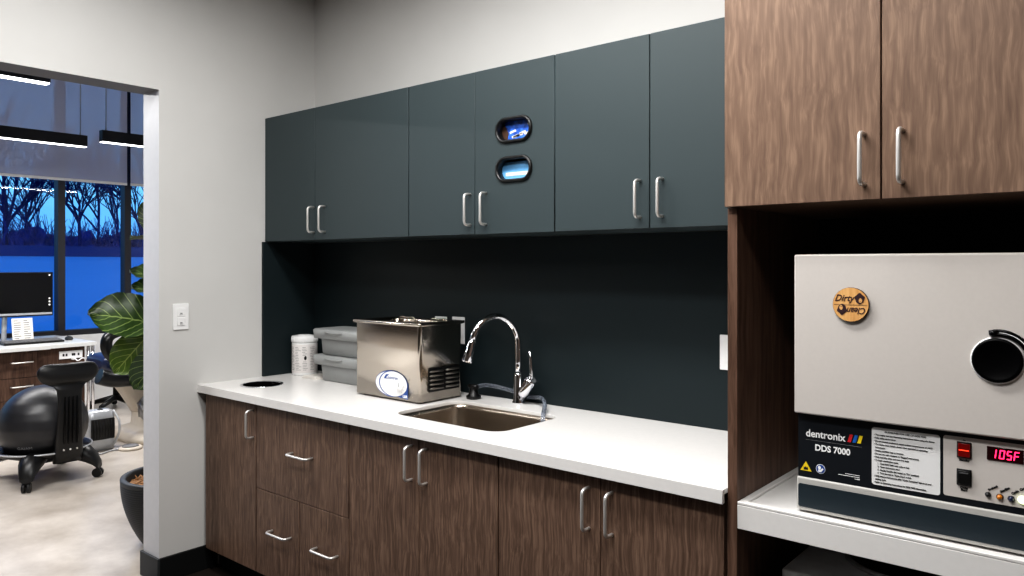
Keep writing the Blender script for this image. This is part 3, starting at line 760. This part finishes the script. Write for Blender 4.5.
# round magnet
mg = thing('round_magnet', 'round bamboo magnet reading Dirty and Clean on the oven door', 'magnet', (2.906, -.604, 1.349))
mc = (2.907, -.6034, 1.349)
b = B(('bark', 'bamboo')); b.lathe([(.0395, 0), (.0395, -.007), (.0388, -.0078)], mc, 'y', 48, 0, (True, False)); b.lathe([(.0388, -.0078), (.0, -.0078)], mc, 'y', 48, 1, (False, False)); b.build('disc', mg)
ym = mc[1]-.0081
text('lettering', 'Dirty', 2.872, ym, 1.357, .0215, 'burn', mg, shear=.35, bold=.0002, width=.9)
text('lettering', 'Clean', 2.941, ym, 1.342, .0205, 'burn', mg, shear=.3, bold=.0002, rot=PI, width=.86)
b = B('burn'); b.box(2.8705, 2.943, ym-.0003, ym, 1.3482, 1.3489); b.build('rule', mg)
def portrait(cx, cz, s):
    b = B(('burn', 'bamboo'))
    def q(x, z, y=0): return (cx+s*x, ym-y, cz+s*z)
    b.poly([q(.011*math.cos(2*PI*k/24)*(1+.12*math.sin(5*2*PI*k/24)), .0125*math.sin(2*PI*k/24)*(1+.1*math.cos(4*2*PI*k/24))) for k in range(24)], .0004)
    b.poly([q(.002+.004*math.cos(2*PI*k/20), -.0045+.0058*math.sin(2*PI*k/20), .0005) for k in range(20)], .0003, 1)
    for sx_ in (-.001, .0042): b.poly([q(sx_-.0012, -.001, .0009), q(sx_+.0012, -.001, .0009), q(sx_+.0012, 0, .0009), q(sx_-.0012, 0, .0009)], .0002)
    b.poly([q(-.001, -.0068, .0009), q(.004, -.0068, .0009), q(.0015, -.0085, .0009)], .0002)
    b.poly([q(-.006, .004, .0009), q(.008, .003, .0009), q(.005, .0075, .0009), q(-.003, .0085, .0009)], .0002)
    return b.build('portrait', mg)
portrait(2.927, 1.3632, .95); portrait(2.8885, 1.3375, -.95)

# device below the shelf
b = B('blackm'); b.box(2.6435, 3.3445, -.6, -.013, .44, .46); tag(b.build('lower_shelf'), 'black lower shelf under the white tray shelf', 'shelf')
dv = thing('bench_device', 'grey boxed device with round dark top on the lower shelf', 'device', (2.98, -.35, .46))
b = B('devw'); b.box(2.715, 3.19, -.525, -.06, .462, .668, bev=.006); b.build('housing', dv)
b = B('devw'); b.box(2.70, 3.2, -.59, -.5255, .462, .648, bev=.012); b.build('front_panel', dv)
b = B('black'); b.box(2.712, 3.19, -.596, -.5905, .50, .640, bev=.002); b.build('dark_window', dv)
b = B(('blackg', 'silver')); b.lathe([(.15, 0), (.15, .006), (.143, .009)], (2.955, -.285, .6682), 'z', 48, 1); b.lathe([(.14, .0092), (.13, .016), (.0, .018)], (2.955, -.285, .6682), 'z', 48, 0, (False, False)); b.build('round_lid', dv)

# ================================================================== far room
# pendants
def pendant(x, y0, y1, z, cables, label):
    t = thing('pendant_light', label, 'light', (x, (y0+y1)/2, z), 'linear black pendant lights')
    b = B('alum'); b.box(x-.03, x+.03, y0, y1, z, z+.09); b.build('housing', t)
    b = B('glow'); b.box(x-.026, x+.026, y0+.003, y1-.003, z-.006, z-.0005); b.build('diffuser', t)
    for y in cables:
        b = B('wire'); b.tube([(x, y, z+.09), (x, y, z+.13), (x, y, H3)], [.007, .004, .004], 8); b.build('cable', t)
pendant(-3.36, -1.9, .134, 2.425, (.09, -1.8), 'black linear pendant at centre of doorway view, one cable near its right end')
pendant(-2.97, .095, 1.6, 2.425, (.135, 1.5), 'black linear pendant nearest the door jamb, partly hidden by it')
pendant(-1.03, -2.6, -.938, 2.40, (-1.1, -2.5), 'black linear pendant highest in doorway, only its glowing end showing')
# roller shades
def shade(y0, y1, label):
    t = thing('roller_shade', label, 'blind', (-5.12, (y0+y1)/2, 2.32), 'roller shades on the window wall')
    b = B('shade'); b.box(-5.121, -5.119, y0, y1, 2.335, 3.70); b.build('fabric', t)
    b = B('white'); b.box(-5.128, -5.112, y0, y1, 2.308, 2.336, bev=.004); b.build('bottom_rail', t)
    b = B('alum'); b.tube([(-5.13, y0, 3.73), (-5.13, y1, 3.73)], .035, 16); b.build('roller', t)
shade(-.75, 1.222, 'wide pale grey roller shade covering window top above the desk')
shade(1.258, 2.58, 'pale grey roller shade right of the dark gap, near plant')
# desk
DX, DZ = -3.95, .735
w1 = thing('worktop', 'pale grey desk worktop along the window carrying keyboard and monitor', 'desk', (-4.5, -.5, DZ))
b = B(('desktop', 'dedge')); b.box(-5.0, DX, -2.0, .07, DZ-.035, DZ, 0, .002, 1); b.build('board', w1)
b = B(('desktop', 'dedge')); b.box(-5.0, DX-.05, .071, .47, DZ-.035, DZ, 0, .002, 1); b.build('board', w1)
for y in (.443, .405):
    b = B('chrome'); b.tube([(-4.02, y, 0), (-4.02, y, DZ-.036)], .014, 12); b.build('leg', w1)
dc = thing('desk_drawer_unit', 'dark walnut drawer unit under desk left, behind the ball chair', 'cabinet', (-4.5, -.4, 0))
b = B('woodF'); b.box(-4.9, -4.03, -1.0, -.01, .08, DZ-.037); b.build('carcass', dc)
for z0_, z1_ in ((.10, .275), (.28, .465), (.47, .69)):
    b = B('woodF'); b.box(-4.029, -4.01, -.62, -.02, z0_, z1_, bev=.001, seg=1); dd = b.build('drawer', dc)
    zc_ = (z0_+z1_)/2+.02; b = B('nickel')
    b.tube([(-4.01, -.22, zc_), (-3.985, -.215, zc_), (-3.982, -.13, zc_), (-3.985, -.055, zc_), (-4.01, -.05, zc_)], .006, 8); b.build('handle', dd)
de = thing('desk_end_unit', 'dark walnut desk end cabinet with a white outlet strip', 'cabinet', (-4.5, .2, 0))
b = B('woodF'); b.box(-4.9, -4.04, -.008, .38, .0, DZ-.037); b.build('carcass', de)
b = B('kick'); b.box(-4.039, -4.035, -.008, .38, 0, .08); b.build('toe_kick', de)
os_ = thing('outlet_strip', 'white outlet strip on the end of the walnut desk', 'outlet', (-4.03, .28, .6))
b = B('white'); b.box(-4.0395, -4.03, .165, .36, .595, .665, bev=.003); b.build('cover', os_)
for y in (.20, .225, .275, .29, .325):
    b = B('black'); b.box(-4.0298, -4.0285, y-.007, y+.007, .62, .642); b.build('socket', os_)
pl = thing('plug', 'white plug with cord in the desk outlet strip', 'plug', (-4.02, .3, .62))
b = B('white'); b.box(-4.0284, -3.99, .262, .292, .585, .612, bev=.004); b.build('body', pl)
b = B('white'); b.tube(smooth([(-3.99, .277, .6), (-3.95, .29, .58), (-3.95, .33, .6), (-3.97, .36, .56), (-3.98, .37, .3), (-3.98, .36, .02)], 5), .005, 8); b.build('cord', pl)
# monitor
mo = thing('monitor', 'black desktop monitor with silver chin standing on the desk', 'monitor', (-4.6, -.1, DZ))
b = B('black'); b.box(-4.57, -4.55, -.42, .293, .962, 1.373, bev=.003); b.build('housing', mo)
b = B('screen'); b.box(-4.549, -4.5475, -.412, .285, 1.0, 1.366); sc_ = b.build('screen', mo)
b = B('inkw')
for z in (1.345, 1.125, 1.095, 1.065): b.ball((-4.547, .262, z), .009, sc=(.1, 1, 1), seg=12)
b.build('screen_icons', sc_)
b = B('silver'); b.box(-4.5485, -4.545, -.41, .283, .975, .994, bev=.001); b.build('chin_strip', mo)
b = B('silver'); b.tube(smooth([(-4.58, -.08, 1.08), (-4.64, -.08, .95), (-4.66, -.08, .80), (-4.66, -.08, DZ+.012)]), .022, 12); b.build('stand_neck', mo)
b = B('silver'); b.lathe([(.12, .0005), (.12, .006), (.04, .014)], (-4.66, -.08, DZ)); b.build('stand_base', mo)
cd = thing('notice_card', 'white printed notice card propped under the monitor', 'card', (-4.5, .04, DZ))
b = B('paper'); b.poly([(-4.485, -.06, DZ+.0005), (-4.485, .11, DZ+.0005), (-4.525, .11, DZ+.215), (-4.525, -.06, DZ+.215)], .002, 0, (-1, 0, 0)); b.build('sheet', cd)
b = B('inkgrey')
for i in range(9):
    z = DZ+.19-.02*i; f_ = (z-DZ)/.215; x = -4.485-.04*f_+.001
    for y in (-.045, .035):
        wq = .03+.03*random.random(); b.poly([(x, y, z), (x, y+wq, z), (x-.0007, y+wq, z+.006), (x-.0007, y, z+.006)], .0006, 0, (1, 0, 0))
b.build('print', cd)
kb = thing('keyboard', 'black keyboard on desk in front of the monitor', 'keyboard', (-4.3, .0, DZ))
b = B('black'); b.loft([rrect(-4.28, .03, .17, .48, .012, DZ+.0005, 4), rrect(-4.28, .03, .17, .48, .012, DZ+.018, 4)], 0, (True, True), False); b.build('case', kb)
b = B('inkgrey')
for r_ in range(5):
    for c_ in range(15): b.box(-4.355+.0305*r_, -4.355+.0305*r_+.024, -.2+.0308*c_, -.2+.0308*c_+.025, DZ+.0182, DZ+.034-.002*r_)
b.build('keys', kb)
ms = thing('mouse', 'grey computer mouse on desk right of the keyboard', 'mouse', (-4.3, .35, DZ))
b = B('base'); b.ball((-4.35, .36, DZ+.013), .05, sc=(1.1, .62, .5), seg=20)
for v in b.bm.verts: v.co.z = max(v.co.z, DZ+.0035)
b.build('shell', ms)
b = B('black'); b.ball((-4.375, .36, DZ+.034), .008, sc=(1, .5, 1), seg=10); b.build('wheel', ms)

# ball chair
bc = thing('ball_chair', 'black exercise ball chair on castors in front of the desk', 'chair', (-2.3, -.52, 0))
bx, by = -2.31, -.535
b = B('ball'); n = 48; R = []
for i in range(1, 64):
    a = PI*i/64; r = .268*math.sin(a); r *= 1+.006*abs(math.cos(a*14)) ; R.append([(bx+r*math.cos(2*PI*k/n), by+r*math.sin(2*PI*k/n), .365-.262*math.cos(a)) for k in range(n)])
b.loft(R); ball_ = b.build('ball', bc)
n_ = Vector((0.645, -0.616, -0.452)).normalized(); rt = Vector((0, 0, 1)).cross(n_).normalized(); upv = n_.cross(rt)
lg_ = text('logo_lettering', 'GAIAM', 0, 0, 0, .03, 'inkgrey', ball_, 'CENTER', ext=.003)
for v in lg_.data.vertices:
    q = rt*v.co.x+upv*(v.co.z-.0)+n_*.268
    v.co = Vector((bx, by, .365))+q.normalized()*(.2695-v.co.y*.3)
b = B('black'); b.lathe([(.19, .16), (.275, .19), (.285, .205), (.275, .22), (.255, .205), (.18, .17), (.19, .16)], (bx, by, 0), seg=48, cap=(False, False)); b.build('base_ring', bc)
b = B('silver'); b.tube([(bx+.288*math.cos(2*PI*k/48), by+.288*math.sin(2*PI*k/48), .212) for k in range(49)], .006, 8); b.build('rim_band', bc)
cpos = [(-2.0, -.735), (-2.05, -.29), (-2.62, -.76), (-2.62, -.31)]
for (px, py) in cpos:
    v = Vector((px-bx, py-by, 0)); u = v.normalized(); sdv = Vector((-u.y, u.x, 0))
    b = B('black'); R = []
    for f_, z_, w_, h_ in ((.45, .165, .07, .035), (.62, .17, .075, .05), (.8, .16, .068, .06), (.95, .125, .052, .05), (1.02, .09, .042, .035), (1.04, .075, .03, .015)):
        c_ = Vector((bx, by, z_))+v*f_
        R.append([tuple(c_+sdv*(w_*math.cos(2*PI*k/14))+Vector((0, 0, h_*math.sin(2*PI*k/14)))) for k in range(14)])
    b.loft(R); lg = b.build('base_leg', bc)
    b = B('black')
    for sg in (-1, 1):
        c_ = Vector((px, py, .031))+sdv*(.014*sg); b.tube([c_-sdv*.009, c_+sdv*.009], .03, 20)
    b.tube([(px, py, .04), (px, py, .085)], .012, 10); b.build('castor', lg)
# backrest: stem plus wide top bar
b = B('black'); R = []
prof = [(.14, .085, -.02, .03), (.20, .088, .0, .032), (.34, .080, .022, .022), (.46, .074, .03, .018), (.56, .072, .028, .018), (.62, .078, .024, .018), (.645, .092, .02, .02)]
for i in range(0, 13):
    q = -1+2*i/12; prof.append((.722+.07*q, .108+.078*math.sqrt(max(0, 1-q*q)), .012, .03*math.sqrt(max(.02, 1-q*q))))
for z, w, xo, th in prof:
    cx_ = -2.035+xo; ring = []
    for k in range(28):
        a = 2*PI*k/28; c_, s_ = math.cos(a), math.sin(a)
        yy_ = w*math.copysign(abs(c_)**.6, c_); xx_ = th*math.copysign(abs(s_)**.7, s_)
        ring.append((cx_+xx_-.3*max(0, abs(yy_)-.05)**2*2, by+.055+yy_, z+(.014*(yy_/.19)**2 if z > .66 else 0)))
    R.append(ring)
b.loft(R); bk = b.build('backrest', bc)
b = B('blackg')
for dy in (-.04, -.013, .013, .04): b.tube(smooth([(-1.99, by+.055+dy, .27), (-1.981, by+.055+dy, .34), (-1.981, by+.055+dy*.95, .46), (-1.983, by+.055+dy*.9, .58)]), [.004, .006, .006, .006, .003], 8)
b.build('ribs', bk)
b = B('nickel')
for dy in (-.04, 0, .04): b.ball((-1.997, by+.055+dy, .23), .007, seg=10)
b.build('screws', bk)

# plant
pt = thing('potted_fig', 'large-leaved fiddle leaf fig in ribbed black pot by doorway', 'plant', (-.47, -.53, 0))
pc = (-.475, -.525, 0)
b = B('pot'); prof = [(.13, .0)]
for i in range(1, 31):
    f_ = i/30; r = .14+.118*math.sin(f_*PI/2)**.8; prof += [(r-.004, .335*f_-.007), (r+.003, .335*f_-.004), (r+.003, .335*f_-.001)]
prof += [(.262, .345), (.26, .352), (.236, .352), (.232, .34), (.222, .27)]
b.lathe(prof, pc, seg=56, cap=(True, False)); b.build('pot', pt)
b = B('mulch'); b.lathe([(.224, .315), (.15, .325), (.0, .33)], pc, seg=40, cap=(False, False))
for i in range(120):
    a = random.random()*2*PI; r = .21*math.sqrt(random.random()); p = Vector((pc[0]+r*math.cos(a), pc[1]+r*math.sin(a), .327)); dd_ = Vector((random.uniform(-1, 1), random.uniform(-1, 1), random.uniform(-.2, .3))).normalized()*.018
    b.tube([p-dd_, p+dd_], [.004, .003], 5)
mu = b.build('mulch', pt); mu['kind'] = 'stuff'
b = B('trunk'); b.tube(smooth([(pc[0], pc[1], .3), (pc[0]-.02, pc[1]+.01, .7), (pc[0]+.0, pc[1]+.02, 1.1), (pc[0]-.02, pc[1]+.0, 1.5), (pc[0], pc[1]+.01, 1.85)]), .013, 10); b.build('trunk', pt)
def leaf(base, tip, width, up, m='leaf', sag=.05, cup=.12, att=None):
    base, tip, up = Vector(base), Vector(tip), Vector(up)
    ax = tip-base; Ln = ax.length; ax.normalize(); sd_ = ax.cross(up).normalized(); nn = sd_.cross(ax).normalized()
    b = B(m); nu, nv = 16, 10; uv = b.bm.loops.layers.uv.new('UVMap'); g_ = []
    for i in range(nu+1):
        u = i/nu; wv = width/2*max(.03, (math.sin(PI*u**.8))**.65*(.72+.45*u))*(1 if u < 1 else 0)
        row = []
        for j in range(nv+1):
            v = j/nv*2-1
            p = base+ax*(u*Ln)+sd_*(v*wv)+nn*(cup*width*v*v-sag*Ln*(2*u-1)**2*1.2+.02*width*math.sin(u*17+v*2)*abs(v)+.012*width*math.cos((u-abs(v)*.35)*41))
            row.append((b.bm.verts.new(p), (u, j/nv)))
        g_.append(row)
    for i in range(nu):
        for j in range(nv):
            q = [g_[i][j], g_[i+1][j], g_[i+1][j+1], g_[i][j+1]]
            f = b.bm.faces.new([x[0] for x in q]); f.smooth = True
            for l, x in zip(f.loops, q): l[uv].uv = x[1]
    b.mats.append('trunk')
    a_ = Vector(att) if att else Vector((pc[0], pc[1]+.01, base.z+.04))
    b.tube(smooth([a_, (a_+base)/2+Vector((0, 0, .015)), base]), .004, 6, mi=1)
    return b.build('leaf', pt, recalc=False)
cam_n = Vector((.8, -.45, .35))
leaf((-.56, -.56, 1.13), (-.70, -.87, 1.20), .30, (.72, -.30, .62))
leaf((-.60, -.60, 1.085), (-.66, -.76, .88), .21, (.85, -.5, .12), 'leafp', cup=.05)
leaf((-.56, -.53, 1.0), (-.57, -.70, .80), .20, (.85, -.4, .2), cup=.1)
leaf((-.54, -.54, 1.60), (-.62, -.635, 1.77), .16, (.8, -.5, .1), cup=.06)
leaf((-.52, -.52, 1.36), (-.64, -.69, 1.41), .19, (.5, -.1, .85))
leaf((-.52, -.52, 1.56), (-.66, -.68, 1.585), .17, (.15, .1, 1))
leaf((-.50, -.45, 1.28), (-.78, -.30, 1.35), .24, (.3, .2, .9))
leaf((-.46, -.45, 1.4), (-.40, -.16, 1.45), .24, (.2, -.1, .95))
leaf((-.49, -.5, 1.72), (-.44, -.24, 1.85), .2, (.2, -.3, .9))
leaf((-.49, -.5, 1.84), (-.56, -.36, 2.02), .18, (.6, -.5, .4))
leaf((-.50, -.46, .98), (-.66, -.25, .92), .22, (.2, .3, .9))
leaf((-.52, -.56, 1.30), (-.60, -.70, 1.325), .2, (.3, -.3, .9))

# dental chair behind the plant
dn_ = thing('dental_chair', 'navy and black dental chair on a beige base behind the plant', 'chair', (-3.1, .6, 0))
b = B('vinyl'); R = []
for y_, w_, z_, h_ in ((.13, .15, .64, .03), (.16, .20, .64, .065), (.3, .24, .625, .085), (.6, .25, .60, .09), (1.1, .25, .62, .07), (1.5, .24, .72, .06)):
    R.append([(-3.2+w_*math.copysign(abs(math.cos(2*PI*k/24))**.5, math.cos(2*PI*k/24)), y_, z_+h_*math.copysign(abs(math.sin(2*PI*k/24))**.6, math.sin(2*PI*k/24))) for k in range(24)])
b.loft(R); b.build('seat_cushion', dn_)
b = B('vinylb'); b.tube(smooth([(-2.92, .06, .56), (-2.92, .16, .525), (-2.92, .3, .515), (-2.92, .7, .50), (-2.92, 1.2, .53)]), .062, 14); b.build('seat_edge', dn_)
b = B('vinylb'); b.tube(smooth([(-2.93, .36, .56), (-2.95, .22, .66), (-2.97, .145, .76), (-2.97, .15, .855), (-2.97, .24, .90), (-2.97, .42, .92)]), [.05, .05, .045, .045], 14, flat=.7); b.build('armrest', dn_)
b = B('beige'); b.loft([rrect(-3.15, .62, .20, .36, .06, .18, 6), rrect(-3.15, .55, .22, .40, .06, .34, 6), rrect(-3.15, .6, .3, .62, .08, .44, 6), rrect(-3.15, .6, .34, .7, .08, .5, 6)]); b.build('lift_column', dn_)
b = B('beige'); b.loft([rrect(-3.0, .78, .62, 1.05, .12, .002, 6), rrect(-3.0, .78, .62, 1.05, .12, .05, 6), rrect(-3.02, .80, .56, .98, .12, .075, 6), rrect(-3.1, .72, .3, .62, .1, .1, 6), rrect(-3.13, .66, .24, .46, .08, .2, 6)]); b.build('base_plate', dn_)
b = B('inkgrey'); b.loft([rrect(-2.78, .52, .16, .22, .05, .0762, 6), rrect(-2.78, .52, .16, .22, .05, .082, 6)]); b.build('step_pad', dn_)
fo = B('wire'); fo.ball((-2.86, .42, .27), .11, seg=20, sc=(.8, .75, 1.0))
for v in fo.bm.verts: v.co += Vector(v.co-Vector((-2.86, .42, .27))).normalized()*(.03*noise.noise(v.co*22))
for f in fo.bm.faces: f.smooth = False
tag(fo.build('plastic_wrap'), 'crumpled shiny plastic wrapped bundle beside the dental chair base', 'bundle')
# foot pedal, heater
fp = thing('foot_pedal', 'flat round silver foot pedal on the concrete floor', 'pedal', (-2.68, .19, 0))
b = B('beige'); b.lathe([(.085, .001), (.088, .012), (.075, .022), (.0, .024)], (-2.68, .20, 0), cap=(True, False)); b.build('base', fp)
b = B('inkgrey'); b.lathe([(.062, .0243), (.058, .030), (.0, .031)], (-2.68, .20, 0), cap=(True, False)); b.build('disc', fp)
b = B('silver'); b.tube(smooth([(-2.70, .12, .012), (-2.70, .05, .008), (-2.66, -.04, .008), (-2.72, -.14, .008)]), .006, 8); b.build('cord', fp)
he = thing('space_heater', 'small silver space heater with black grille on the floor', 'heater', (-2.8, .05, 0))
b = B('silver'); b.loft([rrect(-2.84, .03, .13, .20, .05, .003, 6), rrect(-2.84, .03, .14, .21, .055, .05, 6), rrect(-2.84, .03, .14, .21, .055, .25, 6), rrect(-2.84, .03, .12, .19, .05, .30, 6), rrect(-2.84, .03, .08, .13, .035, .315, 6)]); b.build('housing', he)
b = B('black'); b.loft([[(-2.772, -.055, .09), (-2.764, .03, .09), (-2.772, .115, .09)], [(-2.772, -.055, .25), (-2.764, .03, .25), (-2.772, .115, .25)]], 0, (False, False), True, False)
for i in range(9): b.tube([(-2.768, -.055+.0212*i, .095), (-2.762, -.055+.0212*i, .17), (-2.768, -.055+.0212*i, .245)], .003, 6)
b.build('grille', he)
b = B('silver'); b.tube(smooth([(-2.80, .12, .03), (-2.74, .135, .12), (-2.74, .14, .22), (-2.80, .12, .30)]), .009, 8); b.build('handle', he)
b = B('black'); b.ball((-2.82, .03, .316), .02, seg=14, sc=(1, 1, .5)); b.build('knob', he)
# doctor's stool beyond the desk
st = thing('operator_stool', 'black five-legged stool base beyond the desk under the window', 'stool', (-4.5, .85, 0))
for k in range(5):
    a = 2*PI*k/5+.3; p = Vector((-4.5+.25*math.cos(a), .85+.25*math.sin(a), .06))
    b = B('black'); b.tube([(-4.5, .85, .12), p], [.03, .02], 10); b.tube([p, p-Vector((0, 0, .03))], .01, 8); b.ball(p-Vector((0, 0, .031)), .028, seg=12); b.build('leg', st)
b = B('black'); b.tube([(-4.5, .85, .1), (-4.5, .85, .36)], .03, 12); b.build('column', st)
b = B('vinylb'); b.lathe([(.05, .34), (.17, .36), (.19, .39), (.18, .43), (.0, .445)], (-4.5, .85, 0), cap=(True, False)); b.build('seat', st)

# ------------------------------------------------------------------ outdoors
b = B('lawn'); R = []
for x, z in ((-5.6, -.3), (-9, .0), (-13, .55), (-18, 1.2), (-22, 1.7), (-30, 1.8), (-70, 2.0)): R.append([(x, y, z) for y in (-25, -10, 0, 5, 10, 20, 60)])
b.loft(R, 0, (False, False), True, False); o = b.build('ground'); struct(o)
b = B('fence'); b.box(-22.2, -22, -20, 50, 1.5, 2.02); tag(b.build('garden_wall'), 'long low dark blue wall below the bare trees outside', 'wall')
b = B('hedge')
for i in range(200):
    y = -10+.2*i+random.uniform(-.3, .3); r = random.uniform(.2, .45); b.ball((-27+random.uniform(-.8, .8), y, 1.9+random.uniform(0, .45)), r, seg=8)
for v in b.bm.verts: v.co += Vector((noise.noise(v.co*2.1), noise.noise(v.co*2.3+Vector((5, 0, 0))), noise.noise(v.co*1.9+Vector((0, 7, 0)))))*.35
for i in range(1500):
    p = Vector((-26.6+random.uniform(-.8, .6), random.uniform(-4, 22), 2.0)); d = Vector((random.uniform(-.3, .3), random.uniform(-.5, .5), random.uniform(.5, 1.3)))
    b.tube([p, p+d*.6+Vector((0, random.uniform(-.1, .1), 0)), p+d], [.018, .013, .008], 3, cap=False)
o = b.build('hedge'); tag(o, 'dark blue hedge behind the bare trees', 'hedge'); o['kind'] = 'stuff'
def tree(x, y, z, h, label, seed, spread=.55, lean=(0, 0), levels=5, r0=.075):
    rnd = random.Random(seed); b = B('tree')
    def grow(p, d, L, r, lv):
        n = 3; pts = [p]; q = p.copy(); dd_ = d.copy()
        for i in range(n):
            dd_ = (dd_+Vector((rnd.uniform(-1, 1), rnd.uniform(-1, 1), rnd.uniform(-.4, .5)))*.16).normalized(); q = q+dd_*(L/n); pts.append(q.copy())
        b.tube(pts, [max(.007, r*(1-.3*i/n)) for i in range(n+1)], 6 if lv < 2 else 3, cap=False)
        if lv >= levels: return
        for k in range(4 if lv == 0 else 3):
            s = pts[3] if k == 0 else pts[rnd.choice((1, 2, 2, 3))]
            nd = (dd_+Vector((rnd.uniform(-1, 1), rnd.uniform(-1, 1), rnd.uniform(-.25, .5)))*(spread if k else spread*.5)).normalized()
            grow(s, nd, L*(rnd.uniform(.66, .86) if k else .86), r*(.62 if k else .76), lv+1)
    grow(Vector((x, y, z)), Vector((lean[0], lean[1], 1)).normalized(), h*.24, r0, 0)
    tag(b.build('bare_tree'), label, 'tree', 'bare trees outside')
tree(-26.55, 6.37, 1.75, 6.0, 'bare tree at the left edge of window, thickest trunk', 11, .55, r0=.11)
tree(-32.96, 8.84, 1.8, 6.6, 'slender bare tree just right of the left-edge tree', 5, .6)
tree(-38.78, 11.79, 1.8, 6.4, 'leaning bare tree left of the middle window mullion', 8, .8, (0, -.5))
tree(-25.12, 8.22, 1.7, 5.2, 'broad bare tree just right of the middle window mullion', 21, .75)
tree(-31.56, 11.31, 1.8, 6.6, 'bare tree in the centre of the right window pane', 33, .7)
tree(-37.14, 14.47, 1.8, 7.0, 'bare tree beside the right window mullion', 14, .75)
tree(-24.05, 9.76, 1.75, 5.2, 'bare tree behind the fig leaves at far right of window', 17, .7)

# ------------------------------------------------------------------ world, lights, camera
w = bpy.data.worlds.new('dusk_sky'); S.world = w; w.use_nodes = True
t = w.node_tree; N = t.nodes; L = t.links; bg = N['Background']
tc = N.new('ShaderNodeTexCoord'); sp = N.new('ShaderNodeSeparateXYZ'); L.new(tc.outputs['Generated'], sp.inputs[0])
no = N.new('ShaderNodeTexNoise'); no.inputs['Scale'].default_value = 9; no.inputs['Detail'].default_value = 5
mp = N.new('ShaderNodeMapping'); mp.inputs['Scale'].default_value = (1, 1, 4); L.new(tc.outputs['Generated'], mp.inputs[0]); L.new(mp.outputs[0], no.inputs['Vector'])
ad = N.new('ShaderNodeMath'); ad.operation = 'MULTIPLY_ADD'; ad.inputs[1].default_value = .06; L.new(no.outputs['Fac'], ad.inputs[0]); L.new(sp.outputs[2], ad.inputs[2])
r = N.new('ShaderNodeValToRGB'); e = r.color_ramp.elements
e[0].position = .03; e[0].color = lin((62, 140, 220)); e[1].position = .15; e[1].color = lin((128, 202, 242))
k = e.new(.5); k.color = lin((40, 100, 190)); L.new(ad.outputs[0], r.inputs['Fac']); L.new(r.outputs['Color'], bg.inputs['Color']); bg.inputs['Strength'].default_value = 1.5

def area(name, loc, sx, sy, power, color=(1, 1, 1), rot=(0, 0, 0), spread=180):
    l = bpy.data.lights.new(name, 'AREA'); l.shape = 'RECTANGLE'; l.size = sx; l.size_y = sy; l.energy = power; l.color = color; l.spread = math.radians(spread)
    o = bpy.data.objects.new(name, l); COL.objects.link(o); o.location = loc; o.rotation_euler = rot
    return o
area('ceiling_lamp', (1.95, -1.15, 2.85), 1.5, .25, 48, (1, .99, .97))
area('ceiling_lamp', (2.7, -2.0, 2.9), 1.4, .25, 40, (1, .99, .97))
area('doorway_lamp', (.75, -1.75, 2.85), .25, 1.2, 15, (1, .99, .97))
area('far_lamp', (-3.36, -.9, 2.41), .06, 2.0, 50, (1, .985, .97))
area('far_lamp', (-2.97, .85, 2.41), .06, 1.5, 40, (1, .985, .97))
area('far_lamp', (-1.03, -1.77, 2.385), .06, 1.66, 50, (1, .985, .97))

cam = bpy.data.cameras.new('camera'); co = bpy.data.objects.new('camera', cam); COL.objects.link(co)
co.location = (3.4306, -2.45, 1.44); co.rotation_euler = (PI/2, 0, math.radians(39.9))
cam.sensor_width = 36; cam.lens = 760/1024*36; cam.shift_y = (265-288)/1024; cam.clip_start = .05; cam.clip_end = 300
S.camera = co
S.view_settings.view_transform = 'Standard'; S.view_settings.look = 'Medium High Contrast'; S.view_settings.exposure = 0
